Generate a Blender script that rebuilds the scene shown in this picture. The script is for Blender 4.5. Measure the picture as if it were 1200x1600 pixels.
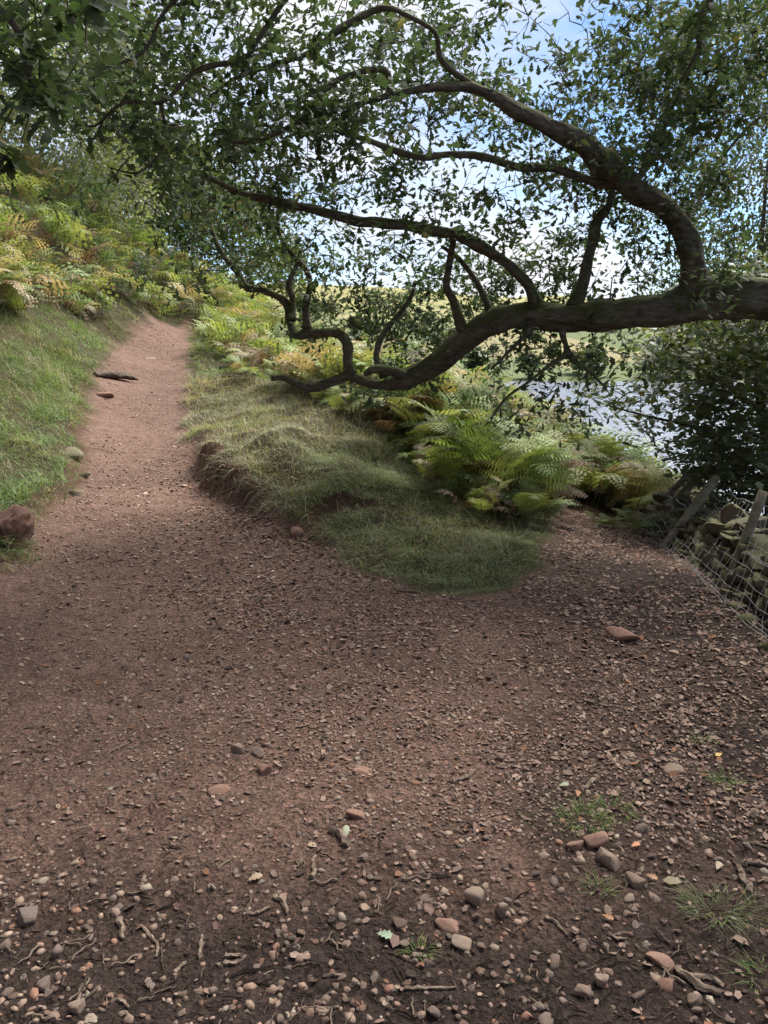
import bpy, math, random
import numpy as np
from mathutils import Vector, Matrix

random.seed(7)
RNG = np.random.default_rng(7)
scene = bpy.context.scene
COL = scene.collection
for o in list(bpy.data.objects):
    bpy.data.objects.remove(o)

# ------------------------------------------------------------------ camera
PITCH = math.radians(12.7)
CAM_Z = 1.6
FPX = 1200.0
cam_data = bpy.data.cameras.new('camera')
cam = bpy.data.objects.new('camera', cam_data)
COL.objects.link(cam)
cam.location = (0, 0, CAM_Z)
cam.rotation_euler = (math.radians(90) - PITCH, 0, 0)
cam_data.sensor_fit = 'VERTICAL'
cam_data.sensor_height = 36.0
cam_data.sensor_width = 27.0
cam_data.lens = 27.0
cam_data.clip_start = 0.05
cam_data.clip_end = 6000
scene.camera = cam
scene.render.resolution_x = 768
scene.render.resolution_y = 1024

# ------------------------------------------------------------------ world + sun
SUN_EL = math.radians(54)
SUN_AZ = math.radians(40)        # clockwise from +Y (the view direction)
world = bpy.data.worlds.new('World')
scene.world = world
world.use_nodes = True
wn, wl = world.node_tree.nodes, world.node_tree.links
wn.clear()
w_out = wn.new('ShaderNodeOutputWorld')
w_bg = wn.new('ShaderNodeBackground')
w_bg.inputs['Strength'].default_value = 0.064
sky = wn.new('ShaderNodeTexSky')
sky.sky_type = 'NISHITA'
sky.sun_disc = False
sky.sun_elevation = SUN_EL
sky.sun_rotation = SUN_AZ
sky.air_density = 0.75
sky.dust_density = 0.1
sky.ozone_density = 4.0
w_tc = wn.new('ShaderNodeTexCoord')
w_map = wn.new('ShaderNodeMapping')
w_map.inputs['Scale'].default_value = (1.0, 1.0, 2.2)
w_map.inputs['Location'].default_value = (0.35, 0.1, 0.0)
w_noise = wn.new('ShaderNodeTexNoise')
w_noise.inputs['Scale'].default_value = 2.1
w_noise.inputs['Detail'].default_value = 9.0
w_noise.inputs['Roughness'].default_value = 0.56
w_ramp = wn.new('ShaderNodeValToRGB')
w_ramp.color_ramp.elements[0].position = 0.40
w_ramp.color_ramp.elements[0].color = (0, 0, 0, 1)
w_ramp.color_ramp.elements[1].position = 0.60
w_ramp.color_ramp.elements[1].color = (1, 1, 1, 1)
w_mix = wn.new('ShaderNodeMix')
w_mix.data_type = 'RGBA'
w_mix.inputs[7].default_value = (4.95, 5.0, 5.3, 1)
wl.new(w_tc.outputs['Generated'], w_map.inputs['Vector'])
wl.new(w_map.outputs['Vector'], w_noise.inputs['Vector'])
wl.new(w_noise.outputs['Fac'], w_ramp.inputs['Fac'])
wl.new(w_ramp.outputs['Color'], w_mix.inputs[0])
wl.new(sky.outputs['Color'], w_mix.inputs[6])
wl.new(w_mix.outputs[2], w_bg.inputs['Color'])
wl.new(w_bg.outputs['Background'], w_out.inputs['Surface'])

sun_data = bpy.data.lights.new('sun', 'SUN')
sun_data.energy = 3.9
sun_data.angle = math.radians(34)
sun_data.color = (1.0, 0.95, 0.86)
sun = bpy.data.objects.new('sun', sun_data)
COL.objects.link(sun)
sdir = Vector((math.sin(SUN_AZ) * math.cos(SUN_EL), math.cos(SUN_AZ) * math.cos(SUN_EL), math.sin(SUN_EL)))
sun.rotation_euler = (-sdir).to_track_quat('-Z', 'Y').to_euler()
sun.location = sdir * 60

vs = scene.view_settings
vs.view_transform = 'Standard'
vs.look = 'None'
vs.exposure = 1.75
vs.gamma = 1.0
vs.use_curve_mapping = False
scene.render.engine = 'CYCLES'
scene.cycles.max_bounces = 6
scene.cycles.diffuse_bounces = 3
scene.cycles.transmission_bounces = 4
scene.cycles.transparent_max_bounces = 6

# ------------------------------------------------------------------ maths helpers
CP, SP = math.cos(PITCH), math.sin(PITCH)


def at(px, py, Y):
    """World point at forward distance Y seen at photo pixel (px, py)."""
    a, b = (px - 600) / FPX, (800 - py) / FPX
    k = Y / (CP + b * SP)
    return np.array([a * k, Y, CAM_Z + k * (-SP + b * CP)])


_LAT = {}


def vnoise(x, y, scale, seed=0):
    if seed not in _LAT:
        _LAT[seed] = np.random.default_rng(1000 + seed).random((256, 256))
    L = _LAT[seed]
    u, v = np.asarray(x) / scale, np.asarray(y) / scale
    iu, iv = np.floor(u).astype(int), np.floor(v).astype(int)
    fu, fv = u - iu, v - iv
    fu, fv = fu * fu * (3 - 2 * fu), fv * fv * (3 - 2 * fv)
    a, b = L[iu % 256, iv % 256], L[(iu + 1) % 256, iv % 256]
    c, d = L[iu % 256, (iv + 1) % 256], L[(iu + 1) % 256, (iv + 1) % 256]
    return (a * (1 - fu) + b * fu) * (1 - fv) + (c * (1 - fu) + d * fu) * fv


def sstep(a, b, x):
    t = np.clip((x - a) / (b - a), 0, 1)
    return t * t * (3 - 2 * t)


# ------------------------------------------------------------------ terrain height
ctrl = [(0, 0, 0), (-3, 0, .05), (3, 0, -.05), (0, 3, 0), (-2.5, 3, .04), (2.2, 3, -.03), (0, -4, 0), (-5, -4, .5), (5, -4, -.4),
        (-4.5, 2, .6), (-3.6, 4.2, .25),
        (2.4, 20, -.15), (4.6, 18, -1.35), (5.1, 15, -1.35), (5.0, 13, -1.35), (3.6, 10, -.8), (3, 25, -2.5), (6, 25, -4), (10, 20, -5),
        (10, 10, -3), (8, 5, -1.7), (15, 0, -3.5), (0, 30, -1.8), (-3, 31, .8), (20, 30, -9), (0, 45, -6), (20, 45, -12.5),
        (-20, 15, 7.5), (-20, 30, 8), (-10, 30, 5.2), (-6, 35, 3.8), (-20, 0, 5), (-12, 5, 3.2), (3.2, 5, -.2), (4.2, 8, -.75), (4.6, 6.3, -.7)]
for p in [(215, 800, 6.6), (215, 750, 7.7), (215, 700, 9.1), (215, 650, 10.9), (220, 600, 13.3), (240, 550, 16.6), (265, 507, 21),
          (135, 750, 7.7), (140, 650, 10.8), (185, 550, 16.5), (305, 750, 7.9), (285, 650, 10.9), (287, 550, 16.6), (300, 503, 21.2),
          (60, 850, 5.7), (0, 830, 5.9), (60, 700, 8.2), (0, 700, 7.6), (60, 600, 10.3), (0, 600, 9.6), (100, 550, 13),
          (0, 520, 11.5), (80, 480, 15.5), (0, 430, 14), (0, 330, 17), (120, 360, 20), (250, 420, 23), (330, 460, 24), (380, 500, 22),
          (330, 600, 12.5), (400, 600, 12), (450, 650, 9.2, -.12), (330, 690, 8.6), (400, 740, 7.2, -.12), (500, 780, 6.5, -.12), (600, 830, 5.8, -.12),
          (700, 900, 5.05), (600, 700, 7.9, -.12), (700, 780, 6.6, -.12), (800, 860, 5.6), (560, 640, 9.3), (930, 900, 5.1), (930, 850, 6.3),
          (930, 825, 7.5), (890, 805, 9), (800, 760, 10), (700, 690, 10), (700, 630, 14), (1180, 970, 4.2), (1010, 822, 8.0)]:
    q_ = at(*p[:3])
    ctrl.append((q_[0], q_[1], q_[2] + (p[3] if len(p) > 3 else 0)))
ctrl = np.array(ctrl)


def _tps(r2):
    return 0.5 * r2 * np.log(r2 + 1e-9)


_n = len(ctrl)
_d2 = ((ctrl[:, None, :2] - ctrl[None, :, :2]) ** 2).sum(-1)
_A = np.zeros((_n + 3, _n + 3))
_A[:_n, :_n] = _tps(_d2) + 0.35 * np.eye(_n)
_A[:_n, _n] = 1
_A[:_n, _n + 1:] = ctrl[:, :2]
_A[_n, :_n] = 1
_A[_n + 1:, :_n] = ctrl[:, :2].T
_W = np.linalg.solve(_A, np.concatenate([ctrl[:, 2], [0, 0, 0]]))


def base_h(x, y):
    x, y = np.asarray(x, float), np.asarray(y, float)
    sh = x.shape
    xf, yf = x.ravel(), y.ravel()
    out = np.empty_like(xf)
    for s in range(0, len(xf), 40000):
        a, b = xf[s:s + 40000], yf[s:s + 40000]
        d2 = (a[:, None] - ctrl[None, :, 0]) ** 2 + (b[:, None] - ctrl[None, :, 1]) ** 2
        out[s:s + 40000] = _tps(d2) @ _W[:_n] + _W[_n] + a * _W[_n + 1] + b * _W[_n + 2]
    far = np.clip(-0.30 * xf - 0.22 * (yf - 22), -22, 16)
    w = np.maximum(np.maximum(sstep(24, 40, yf), sstep(3, 14, -yf)), sstep(12, 24, np.abs(xf)))
    return (out * (1 - w) + far * w).reshape(sh)


def cast(px, py, hf, y0=1.0, y1=45.0):
    ys = np.linspace(y0, y1, 1800)
    a, b = (px - 600) / FPX, (800 - py) / FPX
    k = ys / (CP + b * SP)
    z = CAM_Z + k * (-SP + b * CP)
    g = hf(a * k, ys)
    i = np.argmax(z < g)
    return np.array([a * k[i], ys[i], g[i]])


# outlines of the grassy banks (traced on the ground)
mid_px = [(300, 503), (288, 560), (286, 620), (288, 680), (312, 704), (308, 748), (335, 785), (395, 812), (475, 836), (508, 862),
          (520, 885), (580, 915), (650, 938), (720, 948), (800, 930), (845, 890), (860, 850), (872, 822), (880, 808)]
MID = [tuple(cast(x, y, base_h)[:2]) for x, y in mid_px]
MID_EDGE = np.array(MID)
MID_POLY = np.array(MID + [(2.3, 10.5), (3.2, 9.6), (5.5, 12), (8, 30), (-7.5, 34), (-7.2, 23.8), (-5.72, 19.3)])
left_px = [(232, 507), (185, 548), (152, 600), (138, 660), (130, 715), (122, 765), (60, 822), (20, 880), (-60, 905)]
LEFT = [tuple(cast(x, y, base_h)[:2]) for x, y in left_px]
LEFT_EDGE = np.array(LEFT)
LEFT_POLY = np.array([(-7.5, 34), (-7.2, 23.8)] + LEFT + [(-3.6, 3), (-4, -5), (-30, -8), (-30, 34)])


def inside(poly, x, y):
    c = np.zeros(np.shape(x), bool)
    j = len(poly) - 1
    for i in range(len(poly)):
        xi, yi, xj, yj = *poly[i], *poly[j]
        cond = ((yi > y) != (yj > y)) & (x < (xj - xi) * (y - yi) / (yj - yi + 1e-12) + xi)
        c ^= cond
        j = i
    return c


def edge_dist(edge, x, y):
    best = np.full(np.shape(x), 1e9)
    tt = np.zeros(np.shape(x))
    for i in range(len(edge) - 1):
        a, b = edge[i], edge[i + 1]
        d = b - a
        L2 = d @ d + 1e-9
        t = np.clip(((x - a[0]) * d[0] + (y - a[1]) * d[1]) / L2, 0, 1)
        dd = np.hypot(x - a[0] - t * d[0], y - a[1] - t * d[1])
        m = dd < best
        best[m] = dd[m]
        tt[m] = (i + t)[m]
    return best, tt


STEP_MID = np.array([.02, .03, .04, .06, .11, .24, .24, .08, .06, .05, .03, .03, .02, .02, .02, .02, .02, .02, .02])
INNER = np.array([tuple(cast(px, py, base_h)[:2]) for px, py in [(478, 845), (500, 812), (545, 800), (600, 806), (650, 822)]])
STEP_LEFT = np.array([.05, .08, .10, .12, .14, .12, .10, .10, .05])


def regions(x, y):
    """signed distances (positive inside) to the two banks + their step heights"""
    wx = x + (vnoise(x, y, .35, 31) - .5) * .22 + (vnoise(x, y, .11, 32) - .5) * .07
    wy = y + (vnoise(x, y, .35, 33) - .5) * .22 + (vnoise(x, y, .11, 34) - .5) * .07
    dm, tm = edge_dist(MID_EDGE, wx, wy)
    dl, tl = edge_dist(LEFT_EDGE, wx, wy)
    dm = np.where(inside(MID_POLY, wx, wy), dm, -dm)
    dl = np.where(inside(LEFT_POLY, wx, wy), dl, -dl)
    return dm, dl, np.interp(tm, np.arange(len(STEP_MID)), STEP_MID) * (.55 + .9 * vnoise(x, y, .3, 35)), np.interp(tl, np.arange(len(STEP_LEFT)), STEP_LEFT)


def inner_step(x, y):
    """a small undercut step inside the middle bank: signed distance (positive on the upper side) and strength"""
    wx = x + (vnoise(x, y, .2, 36) - .5) * .12
    wy = y + (vnoise(x, y, .2, 37) - .5) * .12
    d, t = edge_dist(INNER, wx, wy)
    up = wy > np.interp(wx, INNER[:, 0], INNER[:, 1])
    return np.where(up, d, -d), np.interp(t, [0, .6, 2, 3.2, 4], [.2, 1, 1, .6, 0])


def H(x, y, reg=None):
    x, y = np.asarray(x, float), np.asarray(y, float)
    sh = x.shape
    x, y = np.atleast_1d(x), np.atleast_1d(y)
    z = base_h(x, y)
    dm, dl, hm, hl = regions(x, y) if reg is None else reg
    gm = np.maximum(sstep(-.03, .09, dm) * hm, sstep(-.02, .2, dl) * hl)
    # only a lip: the bank keeps its height near the edge, then melts into the slope
    fade = np.maximum(sstep(2.2, .5, dm) * (dm > 0), sstep(1.5, .4, dl) * (dl > 0))
    z = z + gm * np.maximum(fade, .25)
    di, si = inner_step(x, y)
    z = z + .10 * si * sstep(-.03, .05, di) * sstep(1.1, .1, di)
    grass = np.maximum(sstep(0, .2, dm), sstep(0, .2, dl))
    near = sstep(28, 14, np.hypot(x, y))
    z = z + near * grass * ((vnoise(x, y, .55, 3) - .5) * .07 + (vnoise(x, y, .22, 4) - .5) * .05)
    z = z + near * (1 - grass) * ((vnoise(x, y, .9, 5) - .5) * .05 + (vnoise(x, y, .23, 6) - .5) * .016 + (vnoise(x, y, .09, 7) - .5) * .008)
    return z.reshape(sh)


def on_ground(px, py):
    return cast(px, py, H)


# ------------------------------------------------------------------ mesh helpers
def new_mesh(name, V, F, mat=None, colors=None, smooth=True, fattr=None):
    """V (n,3), F (m,k) with constant k, or a list of such arrays"""
    V = np.ascontiguousarray(V, np.float32)
    Fs = F if isinstance(F, list) else [F]
    me = bpy.data.meshes.new(name)
    me.vertices.add(len(V))
    me.vertices.foreach_set('co', V.ravel())
    nl = sum(f.size for f in Fs)
    npoly = sum(len(f) for f in Fs)
    me.loops.add(nl)
    me.polygons.add(npoly)
    idx = np.concatenate([f.ravel() for f in Fs]).astype(np.int32)
    tot = np.concatenate([np.full(len(f), f.shape[1]) for f in Fs])
    start = np.concatenate([[0], np.cumsum(tot)[:-1]]).astype(np.int32)
    me.loops.foreach_set('vertex_index', idx)
    me.polygons.foreach_set('loop_start', start)
    me.polygons.foreach_set('use_smooth', np.full(npoly, smooth, dtype=bool))
    me.update(calc_edges=True)
    if colors is not None:
        c = np.ones((len(V), 4), np.float32)
        c[:, :3] = colors
        at_ = me.attributes.new('Col', 'FLOAT_COLOR', 'POINT')
        at_.data.foreach_set('color', c.ravel())
    for k, v in (fattr or {}).items():
        at_ = me.attributes.new(k, 'FLOAT', 'POINT')
        at_.data.foreach_set('value', np.ascontiguousarray(v, np.float32))
    if mat:
        me.materials.append(mat)
    return me


def link(name, me, parent=None, loc=None):
    o = bpy.data.objects.new(name, me)
    COL.objects.link(o)
    if parent is not None:
        o.parent = parent
    if loc is not None:
        o.location = loc
    return o


def tag(o, label=None, cat=None, group=None, kind=None):
    if label:
        o['label'] = label
    if cat:
        o['category'] = cat
    if group:
        o['group'] = group
    if kind:
        o['kind'] = kind
    return o


def thing(name, label, cat, loc=(0, 0, 0), group=None):
    return tag(link(name, None, None, loc), label, cat, group)


class Bag:
    """collects triangles"""

    def __init__(s):
        s.V, s.F, s.C, s.n = [], [], [], 0

    def add(s, V, F, C=None):
        s.V.append(np.asarray(V, np.float32))
        s.F.append(np.asarray(F, np.int64) + s.n)
        s.n += len(V)
        if C is not None:
            C = np.asarray(C, np.float32)
            s.C.append(np.broadcast_to(C, (len(V), 3)))

    def mesh(s, name, mat, smooth=True, origin=None):
        V = np.concatenate(s.V)
        if origin is not None:
            V = V - np.asarray(origin, np.float32)
        return new_mesh(name, V, np.concatenate(s.F), mat, np.concatenate(s.C) if s.C else None, smooth)


def scatter(bag, V, F, R, T, S, C):
    """place copies of (V,F): rotations R (k,3,3), places T (k,3), sizes S (k,) or (k,3), colours C (k,3)"""
    k, n = len(T), len(V)
    if k == 0:
        return
    S = np.asarray(S)
    VV = V[None] * (S[:, None, None] if S.ndim == 1 else S[:, None, :])
    P = np.einsum('kij,knj->kni', R, VV) + T[:, None, :]
    FF = F[None] + (np.arange(k) * n)[:, None, None]
    bag.add(P.reshape(-1, 3), FF.reshape(-1, F.shape[1]), np.repeat(C, n, axis=0))


def rot_zyx(yaw, pitch, roll):
    cy, sy, cp, sp, cr, sr = np.cos(yaw), np.sin(yaw), np.cos(pitch), np.sin(pitch), np.cos(roll), np.sin(roll)
    R = np.empty((len(yaw), 3, 3))
    R[:, 0] = np.stack([cy * cp, cy * sp * sr - sy * cr, cy * sp * cr + sy * sr], 1)
    R[:, 1] = np.stack([sy * cp, sy * sp * sr + cy * cr, sy * sp * cr - cy * sr], 1)
    R[:, 2] = np.stack([-sp, cp * sr, cp * cr], 1)
    return R


def catmull(P, step):
    """P (n,4): x,y,z,radius -> resampled"""
    P = np.asarray(P, float)
    Q = np.vstack([2 * P[0] - P[1], P, 2 * P[-1] - P[-2]])
    out = []
    for i in range(1, len(Q) - 2):
        L = np.linalg.norm(Q[i + 1, :3] - Q[i, :3])
        m = max(1, int(math.ceil(L / step)))
        for t in np.arange(m) / m:
            p0, p1, p2, p3 = Q[i - 1], Q[i], Q[i + 1], Q[i + 2]
            out.append(.5 * (2 * p1 + (p2 - p0) * t + (2 * p0 - 5 * p1 + 4 * p2 - p3) * t * t + (3 * p1 - p0 - 3 * p2 + p3) * t ** 3))
    out.append(Q[-2])
    out = np.array(out)
    out[:, 3] = np.maximum(out[:, 3], P[:, 3].min() * .8)
    return out


def tube(P, sides=8, rough=0.0, seed=0, cap=True):
    """P (n,4) -> V, F(tris)"""
    P = np.asarray(P, float)
    n = len(P)
    T = np.gradient(P[:, :3], axis=0)
    T /= np.linalg.norm(T, axis=1, keepdims=True) + 1e-9
    ref = np.array([0, 0, 1.0]) if abs(T[0, 2]) < .9 else np.array([1.0, 0, 0])
    U = np.empty((n, 3))
    u = ref - T[0] * (ref @ T[0])
    for i in range(n):
        u = u - T[i] * (u @ T[i])
        u /= np.linalg.norm(u) + 1e-9
        U[i] = u
    W = np.cross(T, U)
    ang = np.arange(sides) / sides * 2 * math.pi
    r = P[:, 3:4] * np.ones((1, sides))
    if rough:
        s_ = np.concatenate([[0], np.cumsum(np.linalg.norm(np.diff(P[:, :3], axis=0), axis=1))])
        aa, ss = np.meshgrid(ang, s_)
        rr = P[:, 3:4]
        nz = vnoise(np.cos(aa) * 1.3 + 50, ss / (rr.mean() * 3 + .01) + np.sin(aa) * 1.3 + 9, 1.0, 40 + seed) - .5
        nz2 = vnoise(np.cos(aa) * 3 + 50, ss / (rr.mean() * 1.1 + .01) + np.sin(aa) * 3 + 9, 1.0, 41 + seed) - .5
        nz3 = vnoise(np.cos(aa) * 6 + 50, ss / (rr.mean() * .45 + .008) + np.sin(aa) * 6 + 9, 1.0, 42 + seed) - .5
        r = r * (1 + rough * (nz * 1.0 + nz2 * .7 + nz3 * .4))
    V = P[:, None, :3] + r[..., None] * (np.cos(ang)[None, :, None] * U[:, None] + np.sin(ang)[None, :, None] * W[:, None])
    V = V.reshape(-1, 3)
    i, j = np.meshgrid(np.arange(n - 1), np.arange(sides), indexing='ij')
    a, b = i * sides + j, i * sides + (j + 1) % sides
    c, d = a + sides, b + sides
    F = np.concatenate([np.stack([a, b, d], -1).reshape(-1, 3), np.stack([a, d, c], -1).reshape(-1, 3)])
    if cap:
        V = np.vstack([V, P[0, :3], P[-1, :3]])
        k0, k1 = len(V) - 2, len(V) - 1
        jj = np.arange(sides)
        F = np.vstack([F, np.stack([np.full(sides, k0), (jj + 1) % sides, jj], 1),
                       np.stack([np.full(sides, k1), (n - 1) * sides + jj, (n - 1) * sides + (jj + 1) % sides], 1)])
    return V, F


# ------------------------------------------------------------------ materials
def mat_new(name):
    m = bpy.data.materials.new(name)
    m.use_nodes = True
    nt = m.node_tree
    nt.nodes.clear()
    out = nt.nodes.new('ShaderNodeOutputMaterial')
    return m, nt.nodes, nt.links, out


def N(nodes, typ, **kw):
    n = nodes.new(typ)
    for k, v in kw.items():
        if k in n.inputs:
            n.inputs[k].default_value = v
        else:
            setattr(n, k, v)
    return n


def ramp(nodes, stops):
    r = nodes.new('ShaderNodeValToRGB')
    el = r.color_ramp.elements
    while len(el) < len(stops):
        el.new(.5)
    for e, (p, c) in zip(el, stops):
        e.position = p
        e.color = (*c, 1)
    return r


def mixc(nodes, links, fac, a, b, blend='MIX'):
    m = nodes.new('ShaderNodeMix')
    m.data_type = 'RGBA'
    m.blend_type = blend
    m.clamp_factor = True
    for s, i in ((fac, 0), (a, 6), (b, 7)):
        if isinstance(s, (int, float)):
            m.inputs[i].default_value = s
        elif isinstance(s, tuple):
            m.inputs[i].default_value = (*s, 1)
        else:
            links.new(s, m.inputs[i])
    return m.outputs[2]


def leaf_mat(name, trans=.3, rough=.55, spec=.35, color=None, tr_tint=(1.25, 1.3, .55)):
    m, n, l, out = mat_new(name)
    b = N(n, 'ShaderNodeBsdfPrincipled', Roughness=rough)
    b.inputs['Specular IOR Level'].default_value = spec
    t = N(n, 'ShaderNodeBsdfTranslucent')
    if color is None:
        c = N(n, 'ShaderNodeAttribute', attribute_name='Col').outputs['Color']
        geo = N(n, 'ShaderNodeTexCoord')
        nz = N(n, 'ShaderNodeTexNoise', Scale=9.0, Detail=2.0)
        l.new(geo.outputs['Object'], nz.inputs['Vector'])
        rp = ramp(n, [(.25, (.75, .75, .75)), (.75, (1.2, 1.2, 1.2))])
        l.new(nz.outputs['Fac'], rp.inputs['Fac'])
        c = mixc(n, l, 1.0, c, rp.outputs['Color'], 'MULTIPLY')
    else:
        oi = N(n, 'ShaderNodeObjectInfo')
        rp = ramp(n, [(0, tuple(v * .7 for v in color)), (1, tuple(v * 1.25 for v in color))])
        l.new(oi.outputs['Random'], rp.inputs['Fac'])
        c = rp.outputs['Color']
    tc = mixc(n, l, 1.0, c, tr_tint, 'MULTIPLY')
    l.new(c, b.inputs['Base Color'])
    l.new(tc, t.inputs['Color'])
    mx = N(n, 'ShaderNodeMixShader')
    mx.inputs[0].default_value = trans
    l.new(b.outputs[0], mx.inputs[1])
    l.new(t.outputs[0], mx.inputs[2])
    l.new(mx.outputs[0], out.inputs['Surface'])
    return m


def bark_mat(name, c0, c1, moss=(.055, .065, .018), moss_amt=.8, scale=9.0, bump=.6):
    m, n, l, out = mat_new(name)
    b = N(n, 'ShaderNodeBsdfPrincipled', Roughness=.9)
    b.inputs['Specular IOR Level'].default_value = .2
    tc = N(n, 'ShaderNodeTexCoord')
    mp = N(n, 'ShaderNodeMapping')
    mp.inputs['Scale'].default_value = (scale, scale * 3, scale * 3)
    l.new(tc.outputs['Object'], mp.inputs['Vector'])
    nz = N(n, 'ShaderNodeTexNoise', Scale=1.0, Detail=6.0, Roughness=.65)
    l.new(mp.outputs[0], nz.inputs['Vector'])
    nz2 = N(n, 'ShaderNodeTexNoise', Scale=4.0, Detail=4.0)
    l.new(tc.outputs['Object'], nz2.inputs['Vector'])
    rp = ramp(n, [(.3, c0), (.72, c1)])
    l.new(nz.outputs['Fac'], rp.inputs['Fac'])
    geo = N(n, 'ShaderNodeNewGeometry')
    sx = N(n, 'ShaderNodeSeparateXYZ')
    l.new(geo.outputs['Normal'], sx.inputs[0])
    ad = N(n, 'ShaderNodeMath', operation='MULTIPLY_ADD')
    l.new(nz2.outputs['Fac'], ad.inputs[0])
    ad.inputs[1].default_value = 1.6
    l.new(sx.outputs['Z'], ad.inputs[2])
    mr = N(n, 'ShaderNodeMapRange')
    mr.inputs['From Min'].default_value = .75
    mr.inputs['From Max'].default_value = 1.45
    mr.inputs['To Max'].default_value = moss_amt
    l.new(ad.outputs[0], mr.inputs['Value'])
    c = mixc(n, l, mr.outputs[0], rp.outputs['Color'], moss)
    l.new(c, b.inputs['Base Color'])
    bp = N(n, 'ShaderNodeBump', Strength=bump, Distance=.02)
    l.new(nz.outputs['Fac'], bp.inputs['Height'])
    l.new(bp.outputs[0], b.inputs['Normal'])
    l.new(b.outputs[0], out.inputs['Surface'])
    return m


def stone_mat(name, stops, moss_amt=0.0, rough=.85, use_col=False, scale=25.0, moss_col=(.07, .085, .02)):
    m, n, l, out = mat_new(name)
    b = N(n, 'ShaderNodeBsdfPrincipled', Roughness=rough)
    b.inputs['Specular IOR Level'].default_value = .25
    tc = N(n, 'ShaderNodeTexCoord')
    nz = N(n, 'ShaderNodeTexNoise', Scale=scale, Detail=5.0, Roughness=.6)
    l.new(tc.outputs['Object'], nz.inputs['Vector'])
    if use_col:
        base = N(n, 'ShaderNodeAttribute', attribute_name='Col').outputs['Color']
    else:
        oi = N(n, 'ShaderNodeObjectInfo')
        rp = ramp(n, stops)
        l.new(oi.outputs['Random'], rp.inputs['Fac'])
        base = rp.outputs['Color']
    rv = ramp(n, [(.25, (.62, .62, .62)), (.75, (1.3, 1.3, 1.3))])
    l.new(nz.outputs['Fac'], rv.inputs['Fac'])
    c = mixc(n, l, 1.0, base, rv.outputs['Color'], 'MULTIPLY')
    if moss_amt:
        geo = N(n, 'ShaderNodeNewGeometry')
        sx = N(n, 'ShaderNodeSeparateXYZ')
        l.new(geo.outputs['Normal'], sx.inputs[0])
        nm = N(n, 'ShaderNodeTexNoise', Scale=7.0, Detail=5.0)
        l.new(geo.outputs['Position'], nm.inputs['Vector'])
        ad = N(n, 'ShaderNodeMath', operation='MULTIPLY_ADD')
        l.new(nm.outputs['Fac'], ad.inputs[0])
        ad.inputs[1].default_value = 3.2
        l.new(sx.outputs['Z'], ad.inputs[2])
        mr = N(n, 'ShaderNodeMapRange')
        mr.inputs['From Min'].default_value = 1.45
        mr.inputs['From Max'].default_value = 2.4
        mr.inputs['To Max'].default_value = moss_amt
        l.new(ad.outputs[0], mr.inputs['Value'])
        c = mixc(n, l, mr.outputs[0], c, moss_col)
    l.new(c, b.inputs['Base Color'])
    bp = N(n, 'ShaderNodeBump', Strength=.5, Distance=.01)
    l.new(nz.outputs['Fac'], bp.inputs['Height'])
    l.new(bp.outputs[0], b.inputs['Normal'])
    l.new(b.outputs[0], out.inputs['Surface'])
    return m


def plain_mat(name, color, rough=.7, metal=0.0, scale=40.0, var=.25):
    m, n, l, out = mat_new(name)
    b = N(n, 'ShaderNodeBsdfPrincipled', Roughness=rough, Metallic=metal)
    tc = N(n, 'ShaderNodeTexCoord')
    nz = N(n, 'ShaderNodeTexNoise', Scale=scale, Detail=4.0)
    l.new(tc.outputs['Object'], nz.inputs['Vector'])
    rp = ramp(n, [(.3, tuple(v * (1 - var) for v in color)), (.7, tuple(v * (1 + var) for v in color))])
    l.new(nz.outputs['Fac'], rp.inputs['Fac'])
    l.new(rp.outputs['Color'], b.inputs['Base Color'])
    l.new(b.outputs[0], out.inputs['Surface'])
    return m


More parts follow.
